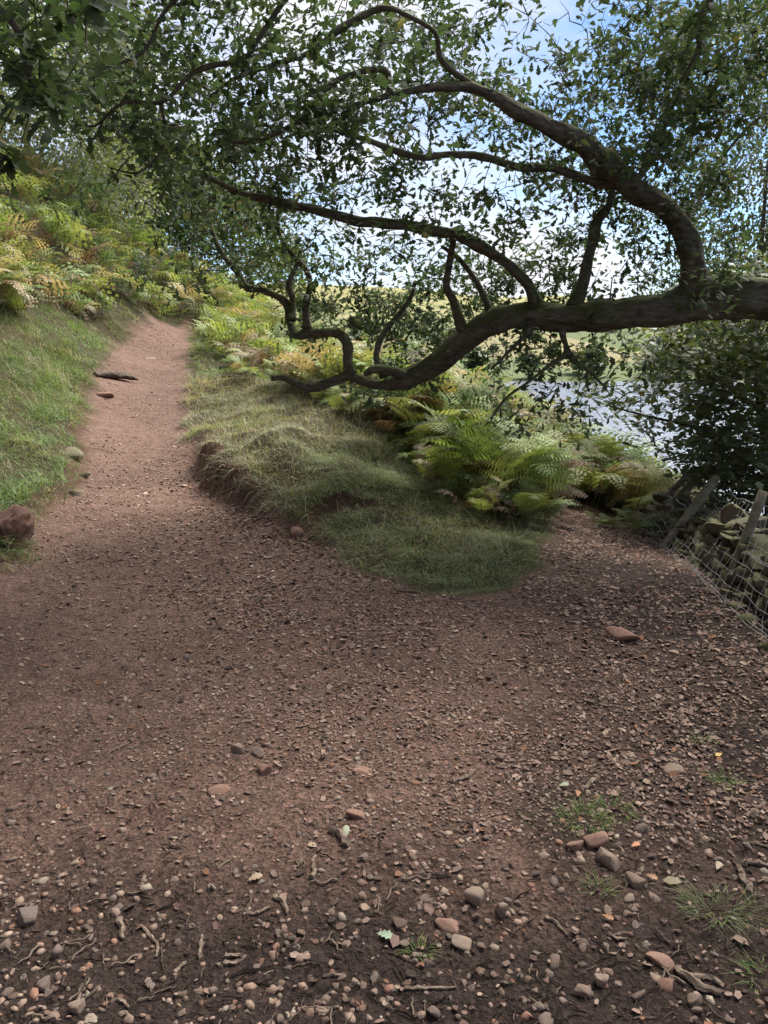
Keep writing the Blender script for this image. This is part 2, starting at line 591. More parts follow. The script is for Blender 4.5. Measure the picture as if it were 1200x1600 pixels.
def ground_mat():
    m, n, l, out = mat_new('ground')
    b = N(n, 'ShaderNodeBsdfPrincipled', Roughness=.95)
    b.inputs['Specular IOR Level'].default_value = .15
    tc = N(n, 'ShaderNodeTexCoord')
    P = tc.outputs['Object']

    def noise(s, d=5.0, r=.6):
        q = N(n, 'ShaderNodeTexNoise', Scale=s, Detail=d, Roughness=r)
        l.new(P, q.inputs['Vector'])
        return q.outputs['Fac']
    big, mid, fine = noise(.9), noise(7.0, 6.0, .65), noise(70.0, 4.0, .7)
    path = ramp(n, [(.28, (.084, .051, .038)), (.72, (.172, .110, .086))])
    l.new(mid, path.inputs['Fac'])
    hum_shade = ramp(n, [(.3, (.014, .010, .008)), (.7, (.045, .031, .026))])  # dark soil colour, deepened to paint in the foreground shade
    l.new(mid, hum_shade.inputs['Fac'])
    soil = ramp(n, [(.3, (.022, .018, .009)), (.7, (.06, .05, .022))])
    l.new(mid, soil.inputs['Fac'])
    hm = N(n, 'ShaderNodeAttribute', attribute_name='humus_shade').outputs['Fac']
    gr = N(n, 'ShaderNodeAttribute', attribute_name='grass').outputs['Fac']
    ea = N(n, 'ShaderNodeAttribute', attribute_name='earth').outputs['Fac']
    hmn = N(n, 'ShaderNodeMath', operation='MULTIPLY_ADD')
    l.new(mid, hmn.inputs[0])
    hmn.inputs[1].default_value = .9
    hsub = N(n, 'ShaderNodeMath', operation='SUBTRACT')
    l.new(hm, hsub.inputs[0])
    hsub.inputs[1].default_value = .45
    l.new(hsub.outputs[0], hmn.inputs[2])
    c = mixc(n, l, hmn.outputs[0], path.outputs['Color'], hum_shade.outputs['Color'])
    # small grit colour
    vo = N(n, 'ShaderNodeTexVoronoi', Scale=95.0)
    l.new(P, vo.inputs['Vector'])
    vr = ramp(n, [(.0, (.55, .55, .55)), (.5, (1, 1, 1)), (1.0, (1.75, 1.65, 1.6))])
    sepc = N(n, 'ShaderNodeSeparateColor')
    l.new(vo.outputs['Color'], sepc.inputs[0])
    l.new(sepc.outputs[0], vr.inputs['Fac'])
    c = mixc(n, l, .8, c, vr.outputs['Color'], 'MULTIPLY')
    c = mixc(n, l, gr, c, soil.outputs['Color'])
    c = mixc(n, l, ea, c, (.06, .03, .022))
    fr = ramp(n, [(.25, (.6, .6, .6)), (.75, (1.35, 1.35, 1.35))])
    l.new(fine, fr.inputs['Fac'])
    c = mixc(n, l, .8, c, fr.outputs['Color'], 'MULTIPLY')
    l.new(c, b.inputs['Base Color'])
    b1 = N(n, 'ShaderNodeBump', Strength=.8, Distance=.006)
    l.new(vo.outputs['Distance'], b1.inputs['Height'])
    b2 = N(n, 'ShaderNodeBump', Strength=.9, Distance=.012)
    l.new(fine, b2.inputs['Height'])
    l.new(b1.outputs[0], b2.inputs['Normal'])
    b3 = N(n, 'ShaderNodeBump', Strength=.7, Distance=.05)
    l.new(mid, b3.inputs['Height'])
    l.new(b2.outputs[0], b3.inputs['Normal'])
    l.new(b3.outputs[0], b.inputs['Normal'])
    l.new(b.outputs[0], out.inputs['Surface'])
    return m


def water_mat():
    m, n, l, out = mat_new('water')
    b = N(n, 'ShaderNodeBsdfPrincipled', Roughness=.28)
    b.inputs['Base Color'].default_value = (.07, .08, .10, 1)
    b.inputs['IOR'].default_value = 1.33
    tc = N(n, 'ShaderNodeTexCoord')
    mp = N(n, 'ShaderNodeMapping')
    mp.inputs['Scale'].default_value = (.35, 1.0, 1.0)
    l.new(tc.outputs['Object'], mp.inputs['Vector'])
    nz = N(n, 'ShaderNodeTexNoise', Scale=.9, Detail=5.0, Roughness=.6)
    l.new(mp.outputs[0], nz.inputs['Vector'])
    bp = N(n, 'ShaderNodeBump', Strength=.8, Distance=.6)
    l.new(nz.outputs['Fac'], bp.inputs['Height'])
    l.new(bp.outputs[0], b.inputs['Normal'])
    l.new(b.outputs[0], out.inputs['Surface'])
    return m


def hill_mat():
    m, n, l, out = mat_new('far_hill')
    b = N(n, 'ShaderNodeBsdfPrincipled', Roughness=.95)
    b.inputs['Specular IOR Level'].default_value = .1
    tc = N(n, 'ShaderNodeTexCoord')
    mp = N(n, 'ShaderNodeMapping')
    mp.inputs['Scale'].default_value = (.011, .007, .0)
    l.new(tc.outputs['Object'], mp.inputs['Vector'])
    vo = N(n, 'ShaderNodeTexVoronoi', Scale=1.0)
    l.new(mp.outputs[0], vo.inputs['Vector'])
    sepc = N(n, 'ShaderNodeSeparateColor')
    l.new(vo.outputs['Color'], sepc.inputs[0])
    f = ramp(n, [(0, (.09, .11, .05)), (.4, (.12, .135, .06)), (.7, (.18, .16, .085)), (1, (.10, .12, .055))])
    f.color_ramp.interpolation = 'CONSTANT'
    l.new(sepc.outputs[0], f.inputs['Fac'])
    sx = N(n, 'ShaderNodeSeparateXYZ')
    l.new(tc.outputs['Object'], sx.inputs[0])
    mr = N(n, 'ShaderNodeMapRange')
    mr.inputs['From Min'].default_value = 10
    mr.inputs['From Max'].default_value = 34
    l.new(sx.outputs['Z'], mr.inputs['Value'])
    nz = N(n, 'ShaderNodeTexNoise', Scale=.03, Detail=7.0, Roughness=.65)
    l.new(tc.outputs['Object'], nz.inputs['Vector'])
    moor = ramp(n, [(.3, (.12, .13, .055)), (.55, (.23, .215, .09)), (.75, (.14, .125, .06))])
    l.new(nz.outputs['Fac'], moor.inputs['Fac'])
    c = mixc(n, l, mr.outputs[0], f.outputs['Color'], moor.outputs['Color'])
    l.new(c, b.inputs['Base Color'])
    l.new(b.outputs[0], out.inputs['Surface'])
    return m


M_GROUND = ground_mat()
M_WATER = water_mat()
M_HILL = hill_mat()
M_LEAF = leaf_mat('oak_leaf', .33, .7, .15, tr_tint=(1.1, 1.25, .7))
M_LEAFLET = leaf_mat('small_leaf', .35)
M_FERN = leaf_mat('bracken', .38, .6, .3, tr_tint=(1.2, 1.15, .6))
M_GRASS = leaf_mat('grass_blade', .32, .6, .25, tr_tint=(1.15, 1.15, .6))
M_BARK = bark_mat('oak_bark', (.04, .034, .027), (.19, .17, .14), moss_amt=.9, scale=11.0, bump=1.0)
M_TWIG = bark_mat('twig_bark', (.03, .025, .02), (.10, .085, .07), moss_amt=.25, scale=12)
M_BIRCH = bark_mat('birch_bark', (.10, .09, .08), (.42, .40, .37), moss_amt=.2, scale=3)
M_WALL = stone_mat('wall_stone', [(0, (.075, .062, .05)), (.5, (.12, .097, .077)), (1, (.18, .135, .11))], moss_amt=.85, scale=14, moss_col=(.085, .085, .032))
M_PEB = stone_mat('pebble', [(0, (.12, .08, .062)), (.3, (.18, .125, .097)), (.55, (.15, .115, .1)), (.8, (.215, .148, .112)), (1, (.255, .19, .145))])
M_SAND = stone_mat('red_sandstone', [(0, (.22, .125, .09)), (1, (.28, .17, .13))])
M_BROWNSTONE = stone_mat('brown_stone', [(0, (.21, .15, .11)), (1, (.27, .20, .155))])
M_EDGE = stone_mat('edge_stone', [(0, (.10, .075, .058)), (1, (.15, .11, .088))], moss_amt=.4)
M_GRAVEL = stone_mat('gravel', [], use_col=True, scale=60)
M_LITTER = leaf_mat('litter', .08, .85, .15, tr_tint=(1, .9, .7))
M_STICK = bark_mat('dead_stick', (.10, .072, .052), (.25, .19, .145), moss_amt=0.0, scale=18, bump=.4)
M_LOG = bark_mat('rotten_log', (.03, .021, .017), (.13, .095, .075), moss_amt=.1, scale=8)
M_POST = bark_mat('fence_post', (.10, .085, .062), (.30, .26, .20), moss_amt=.3, scale=7)
M_WIRE = plain_mat('galvanised_wire', (.27, .27, .265), .6, .3)

# ------------------------------------------------------------------ ground sheet
uu = np.linspace(-math.asinh(220 / 1.5), math.asinh(220 / 1.5), 390)
gx = 1.5 * np.sinh(uu)
vv = np.linspace(-math.asinh(100 / 2.5), math.asinh(240 / 2.5), 420)
gy = 3.2 + 2.5 * np.sinh(vv)
GX, GY = np.meshgrid(gx, gy, indexing='ij')
reg = regions(GX.ravel(), GY.ravel())
GZ = H(GX.ravel(), GY.ravel(), reg)
dm, dl, hm, hl = reg
xx, yy = GX.ravel(), GY.ravel()


def humus_shade_at(x, y):  # dark soil cover plus painted canopy shade, stronger near the camera
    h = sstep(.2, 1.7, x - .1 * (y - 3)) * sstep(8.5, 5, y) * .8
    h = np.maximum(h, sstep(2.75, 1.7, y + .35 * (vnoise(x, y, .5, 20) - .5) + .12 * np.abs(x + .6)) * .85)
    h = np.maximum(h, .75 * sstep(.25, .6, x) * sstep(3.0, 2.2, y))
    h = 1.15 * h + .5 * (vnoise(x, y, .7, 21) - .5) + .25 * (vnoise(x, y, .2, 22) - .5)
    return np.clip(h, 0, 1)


grass_m = np.clip(np.maximum(sstep(.0, .12, dm), sstep(.0, .12, dl)), 0, 1)
far_m = sstep(20, 28, np.hypot(xx, yy))
grass_m = np.maximum(grass_m, np.maximum(far_m, sstep(3.3, 3.8, xx)))
earth = np.maximum(sstep(-.1, .02, dm) * sstep(.20, .1, dm) * sstep(.08, .16, hm), sstep(-.1, .02, dl) * sstep(.22, .1, dl) * .8 * sstep(.09, .12, hl))
di, si = inner_step(xx, yy)
earth = np.maximum(earth, si * sstep(-.10, -.04, di) * sstep(.07, .03, di))
nx_, ny_ = len(gx), len(gy)
i, j = np.meshgrid(np.arange(nx_ - 1), np.arange(ny_ - 1), indexing='ij')
a_ = (i * ny_ + j).ravel()
Fg = np.stack([a_, a_ + ny_, a_ + ny_ + 1, a_ + 1], 1)
me = new_mesh('ground', np.stack([xx, yy, GZ], 1), Fg, M_GROUND, fattr={'humus_shade': humus_shade_at(xx, yy), 'grass': grass_m, 'earth': earth})
tag(link('ground', me), 'brown stony dirt ground with two paths and rough banks', 'ground', kind='structure')

# ------------------------------------------------------------------ lake and far hills
LAKE_Z = -14.0
V = np.array([(-900, 30, LAKE_Z), (1500, 30, LAKE_Z), (1500, 420, LAKE_Z), (-900, 420, LAKE_Z)], float)
tag(link('lake', new_mesh('lake', V, np.array([[0, 1, 2, 3]]), M_WATER)), 'silvery rippled lake below the bracken slope', 'lake', kind='structure')


def hill_h(x, y):
    sh = 297 + 18 * (vnoise(x, y * 0, 90, 50) - .5) - .04 * x
    d = y - sh
    k = .95 - .00055 * x
    prof = np.interp(d, [-60, 0, 60, 160, 330, 620, 1000, 2500], [-4, 0, 4.5, 12, 30, 68, 95, 60])
    z = LAKE_Z + prof * k + sstep(40, 300, d) * (vnoise(x, y, 140, 51) - .5) * 22 * (d > 0)
    return z


hx = np.linspace(-1100, 1500, 180)
hy = 235 + np.linspace(0, 1, 130) ** 2 * 2300
HX, HY = np.meshgrid(hx, hy, indexing='ij')
i, j = np.meshgrid(np.arange(len(hx) - 1), np.arange(len(hy) - 1), indexing='ij')
a_ = (i * len(hy) + j).ravel()
Fh = np.stack([a_, a_ + len(hy), a_ + len(hy) + 1, a_ + 1], 1)
me = new_mesh('far_hills', np.stack([HX.ravel(), HY.ravel(), hill_h(HX.ravel(), HY.ravel())], 1), Fh, M_HILL)
tag(link('far_hills', me), 'golden and green farmed hillside across the lake', 'hill', kind='structure')

# ------------------------------------------------------------------ leaf shapes
def lobed_leaf(stations, curl=.15, fold=.0, mid=False):
    """stations (t, halfwidth) -> leaf of unit length along +x"""
    st = np.array(stations)
    t, w = st[:, 0], st[:, 1]
    z = -curl * (t - .3) ** 2 + curl * .09
    n = len(t)
    if mid:
        Vm = np.stack([t, 0 * t, z], 1)
        Vl = np.stack([t, w, z + fold * w], 1)
        Vr = np.stack([t, -w, z + fold * w], 1)
        V = np.vstack([Vl, Vm, Vr])
        F = []
        for k in range(n - 1):
            for o in (0, n):
                F += [[o + k, o + n + k, o + n + k + 1], [o + k, o + n + k + 1, o + k + 1]]
        return V, np.array(F)
    V = np.vstack([np.stack([t, w, z + fold * w], 1), np.stack([t, -w, z + fold * w], 1)])
    F = []
    for k in range(n - 1):
        F += [[k, n + k, n + k + 1], [k, n + k + 1, k + 1]]
    return V, np.array(F)


OAK_ST = [(0, .01), (.12, .02), (.24, .13), (.33, .09), (.46, .23), (.55, .14), (.70, .27), (.79, .16), (.90, .17), (1.0, .03)]
OAK_V, OAK_F = lobed_leaf([(0, .015), (.22, .12), (.34, .085), (.48, .24), (.60, .14), (.76, .27), (1.0, .05)], .25)
OAKM_V, OAKM_F = lobed_leaf(OAK_ST, .25, .25, True)
OVAL_V, OVAL_F = lobed_leaf([(0, .03), (.3, .26), (.68, .21), (1, .02)], .2)
DIA_V = np.array([(0, 0, 0), (.45, .3, .02), (1, 0, -.06), (.45, -.3, .02)], float)
DIA_F = np.array([[0, 3, 1], [1, 3, 2]])


# ------------------------------------------------------------------ trees
class Tree:
    """skeleton nodes + twigs towards leaf clusters"""

    def __init__(s, cap=60000):
        s.P = np.zeros((cap, 3))
        s.n = 0

    def add_nodes(s, P):
        s.P[s.n:s.n + len(P)] = P
        s.n += len(P)

    def twig(s, bag, c, rng, r0=.010, sides=4, droop=0.0, col=None, bend=.2):
        d = np.linalg.norm(s.P[:s.n] - c, axis=1)
        a = s.P[int(np.argmin(d))].copy()
        L = np.linalg.norm(c - a)
        if L < .02:
            return None
        m = max(2, int(L / .14) + 1)
        t = np.linspace(0, 1, m + 1)
        off = rng.normal(0, bend * L, 3)
        pts = a + (c - a) * t[:, None] + off * (t * (1 - t) * 1.6)[:, None]
        pts[:, 2] -= droop * L * (t * (1 - t))
        pts[1:-1] += rng.normal(0, .018, (m - 1, 3))
        rad = r0 * (.35 + .65 * min(1.6, L / .5)) * (1 - .72 * t)
        V, F = tube(np.column_stack([pts, rad]), sides, cap=False)
        bag.add(V, F)
        s.add_nodes(pts[1:])
        return pts


def cluster_leaves(pts, rng, n, spread, size, tilt=.55):
    """leaf roots, rotations and sizes round a twig's outer end"""
    k = rng.integers(max(0, len(pts) - 3), len(pts), n)
    T = pts[k] + rng.normal(0, spread, (n, 3)) * np.array([1, 1, .7])
    yaw = rng.uniform(0, 2 * math.pi, n)
    R = rot_zyx(yaw, rng.normal(.15, tilt, n), rng.normal(0, tilt, n))
    S = size * rng.uniform(.6, 1.2, n)
    return T, R, S


def leaf_colors(rng, n, base, var=.3, alt=None, altp=.0):
    c = np.array(base)[None] * rng.uniform(1 - var, 1 + var, (n, 1)) * rng.uniform(.9, 1.1, (n, 3))
    if alt is not None:
        m = rng.random(n) < altp
        c[m] = np.array(alt) * rng.uniform(.7, 1.2, (m.sum(), 1))
    return c


# ---- the big oak: traced limbs, (px, py, distance, radius in photo px)
limbs = {
    'main': [(1420, 540, 6.2, 42), (1330, 500, 6.1, 38), (1260, 478, 6.0, 36), (1200, 466, 6.0, 33), (1150, 463, 6.0, 31), (1100, 468, 6.0, 30), (1050, 480, 6.0, 27),
             (1000, 488, 6.0, 24), (960, 493, 6.05, 23), (900, 496, 6.1, 22), (850, 494, 6.15, 21), (800, 497, 6.2, 20), (760, 509, 6.3, 20),
             (725, 535, 6.4, 20), (695, 560, 6.5, 19), (660, 581, 6.6, 17), (630, 596, 6.65, 14), (600, 603, 6.7, 10), (578, 600, 6.7, 8),
             (560, 592, 6.7, 9), (545, 587, 6.7, 9), (520, 595, 6.7, 9), (490, 606, 6.65, 8.5), (465, 600, 6.6, 8), (445, 590, 6.55, 7), (424, 590, 6.5, 6)],
    'riser': [(1098, 462, 6.0, 24), (1088, 438, 5.98, 22), (1075, 390, 5.9, 20), (1060, 350, 5.85, 19), (1030, 320, 5.8, 18), (990, 295, 5.7, 17), (950, 260, 5.6, 17),
              (910, 225, 5.5, 16), (860, 200, 5.4, 14), (810, 175, 5.3, 13), (770, 150, 5.2, 11), (725, 134, 5.1, 10), (665, 136, 5.0, 7.5),
              (610, 150, 4.95, 6), (550, 165, 4.9, 5), (495, 180, 4.85, 4.5)],
    'arch': [(842, 486, 6.15, 13), (835, 470, 6.15, 12), (825, 445, 6.1, 11.5), (800, 418, 6.1, 11), (760, 390, 6.1, 11), (715, 370, 6.1, 11), (660, 357, 6.1, 11),
             (600, 348, 6.1, 10.5), (550, 342, 6.05, 10), (485, 327, 6.0, 9), (425, 312, 5.95, 8), (375, 300, 5.9, 6), (330, 280, 5.8, 4.5), (290, 262, 5.7, 3)],
    'middle': [(975, 288, 5.7, 11), (920, 282, 5.65, 9), (870, 264, 5.6, 9), (810, 260, 5.6, 8), (760, 246, 5.55, 8), (700, 242, 5.5, 7), (660, 247, 5.5, 6.5),
               (600, 228, 5.45, 6), (540, 208, 5.4, 5), (480, 192, 5.35, 4), (420, 210, 5.3, 3)],
    'post_branch': [(897, 480, 6.1, 12), (915, 425, 6.15, 11), (927, 375, 6.2, 10), (935, 345, 6.2, 9), (952, 322, 6.2, 8), (957, 295, 6.2, 7), (945, 262, 6.2, 5)],
    'hook': [(548, 586, 6.7, 9), (543, 560, 6.72, 9.5), (542, 538, 6.75, 10), (533, 524, 6.8, 10), (508, 519, 6.85, 9.5), (483, 521, 6.9, 10), (462, 524, 6.9, 10),
             (452, 505, 6.95, 9), (450, 485, 7.0, 8.5), (442, 471, 7.0, 8), (412, 454, 7.05, 7.5), (388, 450, 7.1, 7), (371, 425, 7.15, 7), (346, 392, 7.2, 6), (325, 345, 7.3, 5), (308, 315, 7.4, 3.5), (285, 300, 7.4, 2.5)],
    'upright_a': [(481, 519, 6.9, 7), (479, 483, 6.9, 7), (483, 446, 6.9, 6.5), (477, 421, 6.9, 6), (458, 400, 6.9, 5), (442, 378, 6.9, 4), (430, 345, 6.85, 3)],
    'upright_b': [(453, 500, 6.95, 7), (459, 470, 7.0, 6), (452, 442, 7.05, 6), (461, 418, 7.1, 5), (470, 390, 7.1, 3.5)],
    'prop': [(725, 520, 6.35, 8), (708, 470, 6.35, 8), (697, 445, 6.3, 8), (704, 405, 6.25, 7), (708, 372, 6.12, 6)],
    'fork': [(770, 505, 6.3, 6), (757, 465, 6.35, 6), (735, 425, 6.4, 5.5), (715, 402, 6.4, 5), (690, 385, 6.4, 4)],
    'spray_a': [(600, 590, 6.68, 6), (588, 560, 6.7, 6), (594, 532, 6.75, 5.5), (617, 500, 6.8, 5), (640, 468, 6.8, 4), (650, 440, 6.8, 3)],
    'knuckle': [(640, 590, 6.6, 8), (620, 581, 6.55, 8), (598, 575, 6.55, 8), (583, 577, 6.55, 7), (572, 586, 6.6, 6)],
    'drop_a': [(828, 508, 6.15, 6), (822, 522, 6.1, 5), (808, 538, 6.05, 4), (783, 562, 6.0, 3), (767, 578, 6.0, 2)],
    'drop_b': [(876, 505, 6.1, 7), (880, 525, 6.05, 5.5), (885, 552, 6.0, 5), (860, 570, 5.95, 4), (825, 597, 5.9, 3.2), (792, 621, 5.85, 2.6), (767, 655, 5.8, 1.8)],
    'drop_c': [(884, 548, 6.0, 4.5), (900, 566, 5.98, 4), (921, 580, 5.95, 3.2), (946, 605, 5.9, 2)],
    'upper_a': [(770, 150, 5.2, 8), (720, 120, 5.1, 6), (690, 92, 5.05, 6), (680, 50, 5.0, 5), (640, 25, 4.95, 5), (600, 12, 4.9, 6), (540, 38, 4.85, 6.5), (485, 80, 4.8, 6),
                (425, 102, 4.75, 5), (370, 120, 4.7, 4), (330, 150, 4.65, 3)],
    'upper_b': [(610, 150, 4.95, 5), (600, 108, 4.9, 6), (540, 120, 4.85, 6), (497, 150, 4.8, 5.5), (480, 180, 4.78, 5), (425, 212, 4.75, 4.5), (385, 222, 4.7, 4), (340, 216, 4.7, 3)],
    'upper_c': [(540, -60, 4.4, 7), (470, -30, 4.4, 6.5), (440, 8, 4.4, 6), (402, 64, 4.4, 5.5), (380, 92, 4.4, 5), (330, 102, 4.4, 5), (295, 118, 4.4, 4.5), (268, 147, 4.4, 4.5), (246, 160, 4.4, 4.5),
                (200, 158, 4.4, 4), (175, 172, 4.4, 3.5), (150, 196, 4.4, 2.5), (120, 195, 4.4, 2)],
    'upper_d': [(252, 158, 4.4, 3.2), (256, 200, 4.45, 3), (250, 240, 4.5, 2.5), (215, 270, 4.5, 2), (170, 262, 4.5, 1.5)],
    'upper_e': [(300, -30, 4.2, 4), (255, 20, 4.2, 3.5), (237, 60, 4.25, 3.2), (215, 88, 4.25, 3), (160, 105, 4.25, 2.5), (130, 102, 4.3, 2), (95, 70, 4.3, 1.5)],
    'side': [(985, 295, 5.7, 8), (1010, 262, 5.8, 6), (1030, 225, 5.9, 5), (1045, 180, 6.0, 4), (1070, 130, 6.0, 3), (1080, 95, 6.0, 3)],
    'crown_drop': [(1125, -60, 5.4, 8), (1112, -5, 5.5, 7), (1092, 40, 5.55, 6), (1093, 70, 5.6, 5), (1080, 98, 5.6, 4), (1062, 130, 5.6, 3)],
    'side_b': [(1060, 352, 5.85, 8), (1090, 320, 6.1, 5), (1110, 270, 6.3, 4), (1150, 220, 6.4, 3), (1190, 180, 6.4, 2.5)],
}


def trace(pts):
    out = []
    for px, py, Y, r in pts:
        p = at(px, py, Y)
        b = (800 - py) / FPX
        out.append((*p, r * (.95 if r > 12 else .74) / FPX * Y / (CP + b * SP)))
    return np.array(out)


OAK_BASE = np.array([4.75, 6.35, float(H(4.75, 6.35))])
oak = thing('oak_tree', 'gnarled oak stretching one long mossy bare limb low over the fork in the paths', 'tree', OAK_BASE)
oakT = Tree()
trunk_pts = np.array([(4.75, 6.35, OAK_BASE[2] - .25, .62), (4.74, 6.35, OAK_BASE[2] + .1, .50), (4.70, 6.33, .4, .42), (4.66, 6.3, 1.2, .40), (4.6, 6.28, 2.2, .38),
                      (4.45, 6.2, 3.4, .33), (4.2, 6.1, 4.8, .27), (3.8, 5.8, 6.2, .2), (3.4, 5.5, 7.6, .12)])
P = catmull(trunk_pts, .12)
V, F = tube(P, 20, .22, 1)
link('trunk', new_mesh('trunk', V - OAK_BASE, F, M_BARK), oak)
oakT.add_nodes(P[:, :3])
main_first = None
for nm, pts in limbs.items():
    P = trace(pts)
    if nm == 'main':
        P = np.vstack([[(4.62, 6.28, 1.55, .26)], P])
    P = catmull(P, .035 if P[:, 3].max() > .05 else .045)
    # small natural wobble
    s_ = np.arange(len(P)) * .04
    amp = np.minimum(.012, P[:, 3] * .35)
    for ax in range(3):
        P[:, ax] += amp * (vnoise(s_, s_ * 0 + ax * 7.3 + hash(nm) % 1 + len(nm), .22, 60 + ax) - .5) * 2 * np.minimum(1, np.arange(len(P)) / 4)
    kr = np.random.default_rng(len(nm) * 31 + len(pts))
    ix = np.arange(len(P))
    if nm != 'main':
        P[:, 3] *= 1 + .55 * np.exp(-ix / 3.0)
    for _ in range(max(2, len(P) // 22)):
        P[:, 3] *= 1 + kr.uniform(.06, .22) * np.exp(-((ix - kr.integers(0, len(P))) / kr.uniform(1.2, 2.6)) ** 2)
    rmax = P[:, 3].max()
    sides = 26 if rmax > .06 else (10 if rmax > .03 else 7)
    V, F = tube(P, sides, .38 if rmax > .03 else .3, 2 + len(nm) % 5)
    br = link('limb' if rmax > .05 else 'branch', new_mesh('branch', V - OAK_BASE, F, M_BARK), oak)
    if nm == 'main':
        tag(br, 'thick moss-covered main limb sweeping left to a bare twisted end')
    oakT.add_nodes(P[:, :3])
    # broken stubs
    for _ in range(3 if nm == 'main' else (2 if rmax > .05 else 1)):
        q = int(kr.integers(len(P) // 4, len(P) - 2))
        if P[q, 3] < .02:
            continue
        dr = kr.normal(0, 1, 3)
        dr /= np.linalg.norm(dr)
        L_ = P[q, 3] * kr.uniform(1.6, 2.8)
        Q = np.array([np.append(P[q, :3] + dr * L_ * f, P[q, 3] * (.42 - .22 * f)) for f in (0, .5, .8, 1)])
        V, F = tube(Q, 8, .5, 3)
        link('branch_stub', new_mesh('stub', V - OAK_BASE, F, M_BARK), oak)
# limbs that leave the trunk higher up and spread above the view
for k, pts in enumerate([
        [(4.45, 6.2, 3.4, .2), (3.6, 5.6, 4.4, .15), (2.6, 4.9, 4.9, .12), (1.4, 4.3, 5.0, .09), (.2, 3.9, 4.6, .06), (-.35, 3.95, 4.0, .03)],
        [(4.2, 6.1, 4.8, .17), (3.2, 4.8, 5.6, .12), (2.0, 3.2, 6.0, .09), (.8, 1.8, 6.0, .06), (-.6, .8, 5.8, .04)],
        [(4.5, 6.2, 3.1, .18), (4.0, 5.0, 3.9, .13), (3.4, 3.4, 4.4, .09), (2.6, 1.8, 4.7, .06), (1.8, .3, 4.8, .03)],
        [(4.3, 6.1, 4.4, .17), (3.2, 6.6, 5.6, .12), (1.8, 7.0, 6.3, .09), (.2, 7.2, 6.5, .06), (-1.6, 7.1, 6.2, .03)],
        [(2.6, 4.9, 4.9, .09), (1.4, 5.2, 5.6, .07), (-.4, 5.2, 5.9, .05), (-2.2, 5.0, 5.6, .03)],
        [(.2, 3.9, 4.6, .05), (-.9, 4.2, 4.5, .04), (-1.9, 4.4, 4.1, .025)],
        [(4.5, 6.2, 3.1, .18), (5.6, 4.9, 4.0, .13), (6.4, 3.2, 4.9, .09), (6.8, 1.4, 5.4, .06), (6.6, -.6, 5.6, .03)],
        [(4.2, 6.1, 4.8, .15), (5.6, 5.6, 6.0, .1), (7.4, 4.8, 6.6, .07), (9.2, 4.0, 6.6, .03)]]):
    P = catmull(np.array(pts), .09)
    V, F = tube(P, 9, .3, k)
    link('limb', new_mesh('branch', V - OAK_BASE, F, M_BARK), oak)
    oakT.add_nodes(P[:, :3])

DENS = np.array([
    [.25, .4, .6, .62, .6, .55, .5, .6, .10, .4, .8, .7],
    [.2, .35, .7, .8, .7, .55, .5, .55, .2, .45, .75, .65],
    [.0, .25, .75, .85, .75, .58, .5, .5, .4, .5, .55, .55],
    [.0, .2, .65, .8, .75, .52, .42, .42, .42, .55, .55, .5],
    [.0, .05, .4, .7, .7, .52, .45, .48, .38, .45, .5, .4],
    [.0, .0, .08, .45, .6, .62, .65, .55, .35, .4, .5, .35],
    [.0, .0, .0, .05, .35, .85, 1.0, .85, .45, .3, .3, .2],
    [.0, .0, .0, .0, .05, .28, .55, .55, .45, .32, .15, 0],
    [.0, .0, .0, .0, .0, .0, .03, .15, .30, .10, .0, 0]])


def oak_clusters(rng, per):
    out = []
    for r in range(DENS.shape[0]):
        for c in range(12):
            k = rng.poisson(DENS[r, c] * per / 5.0)
            for _ in range(k):
                px, py = rng.uniform(c * 100, c * 100 + 100), rng.uniform(r * 75, r * 75 + 75)
                lo, hi = (4.3, 6.6) if py < 260 else (5.4, 7.6)
                if px < 520 and py > 330:
                    lo, hi = 6.3, 7.8
                if py < 260 and px > 600:
                    lo, hi = 5.2, 7.2
                if py > 380 and px < 1000:
                    lo, hi = 6.4, 8.0
                if py > 470:
                    lo, hi = (6.9, 8.2) if px < 800 else (5.8, 6.9)
                p0 = at(px, py, rng.uniform(lo, hi))
                for _ in range(1 + rng.poisson(4.0)):
                    out.append(p0 + rng.normal(0, .15, 3) * np.array([1, 1, .7]))
    return np.array(out)


rng = np.random.default_rng(21)
in_view = oak_clusters(rng, 55)
over = []
while len(over) < 640:
    p = np.array([rng.uniform(-4.5, 6.0), rng.uniform(-3.0, 5.5), rng.uniform(3.4, 7.5)])
    top = CAM_Z + .384 * p[1] + .25
    if p[1] > .8 and p[2] < top:
        continue
    if p[2] > 7.8 - .05 * ((p[0] - 2) ** 2 + (p[1] - 4) ** 2):
        continue
    over.append(p)
while len(over) < 1050:
    p = np.array([rng.uniform(2.5, 11), rng.uniform(-3.0, 8.5), rng.uniform(3.4, 8.5)])
    if p[1] > .5 and p[0] < .6 * (p[1] + .5) + .4 and p[2] < CAM_Z + .384 * p[1] + .25:
        continue
    if np.hypot(p[0] - 5.5, p[1] - 3.5) > 5.6:
        continue
    over.append(p)
over = np.array(over)
twigs = Bag()
LT, LR, LS, LV = [], [], [], []
for grp, nleaf, size, vis in ((in_view, (9, 17), .070, True), (over, (9, 15), .105, False)):
    d0 = np.array([np.min(np.linalg.norm(oakT.P[:oakT.n] - c, axis=1)) for c in grp])
    for c in grp[np.argsort(d0)]:
        pts = oakT.twig(twigs, c, rng, .0075, 3, bend=.16)
        if pts is None:
            continue
        T, R, S = cluster_leaves(pts, rng, rng.integers(*nleaf), .06 if vis else .12, size)
        LT.append(T), LR.append(R), LS.append(S), LV.append(np.full(len(T), vis))
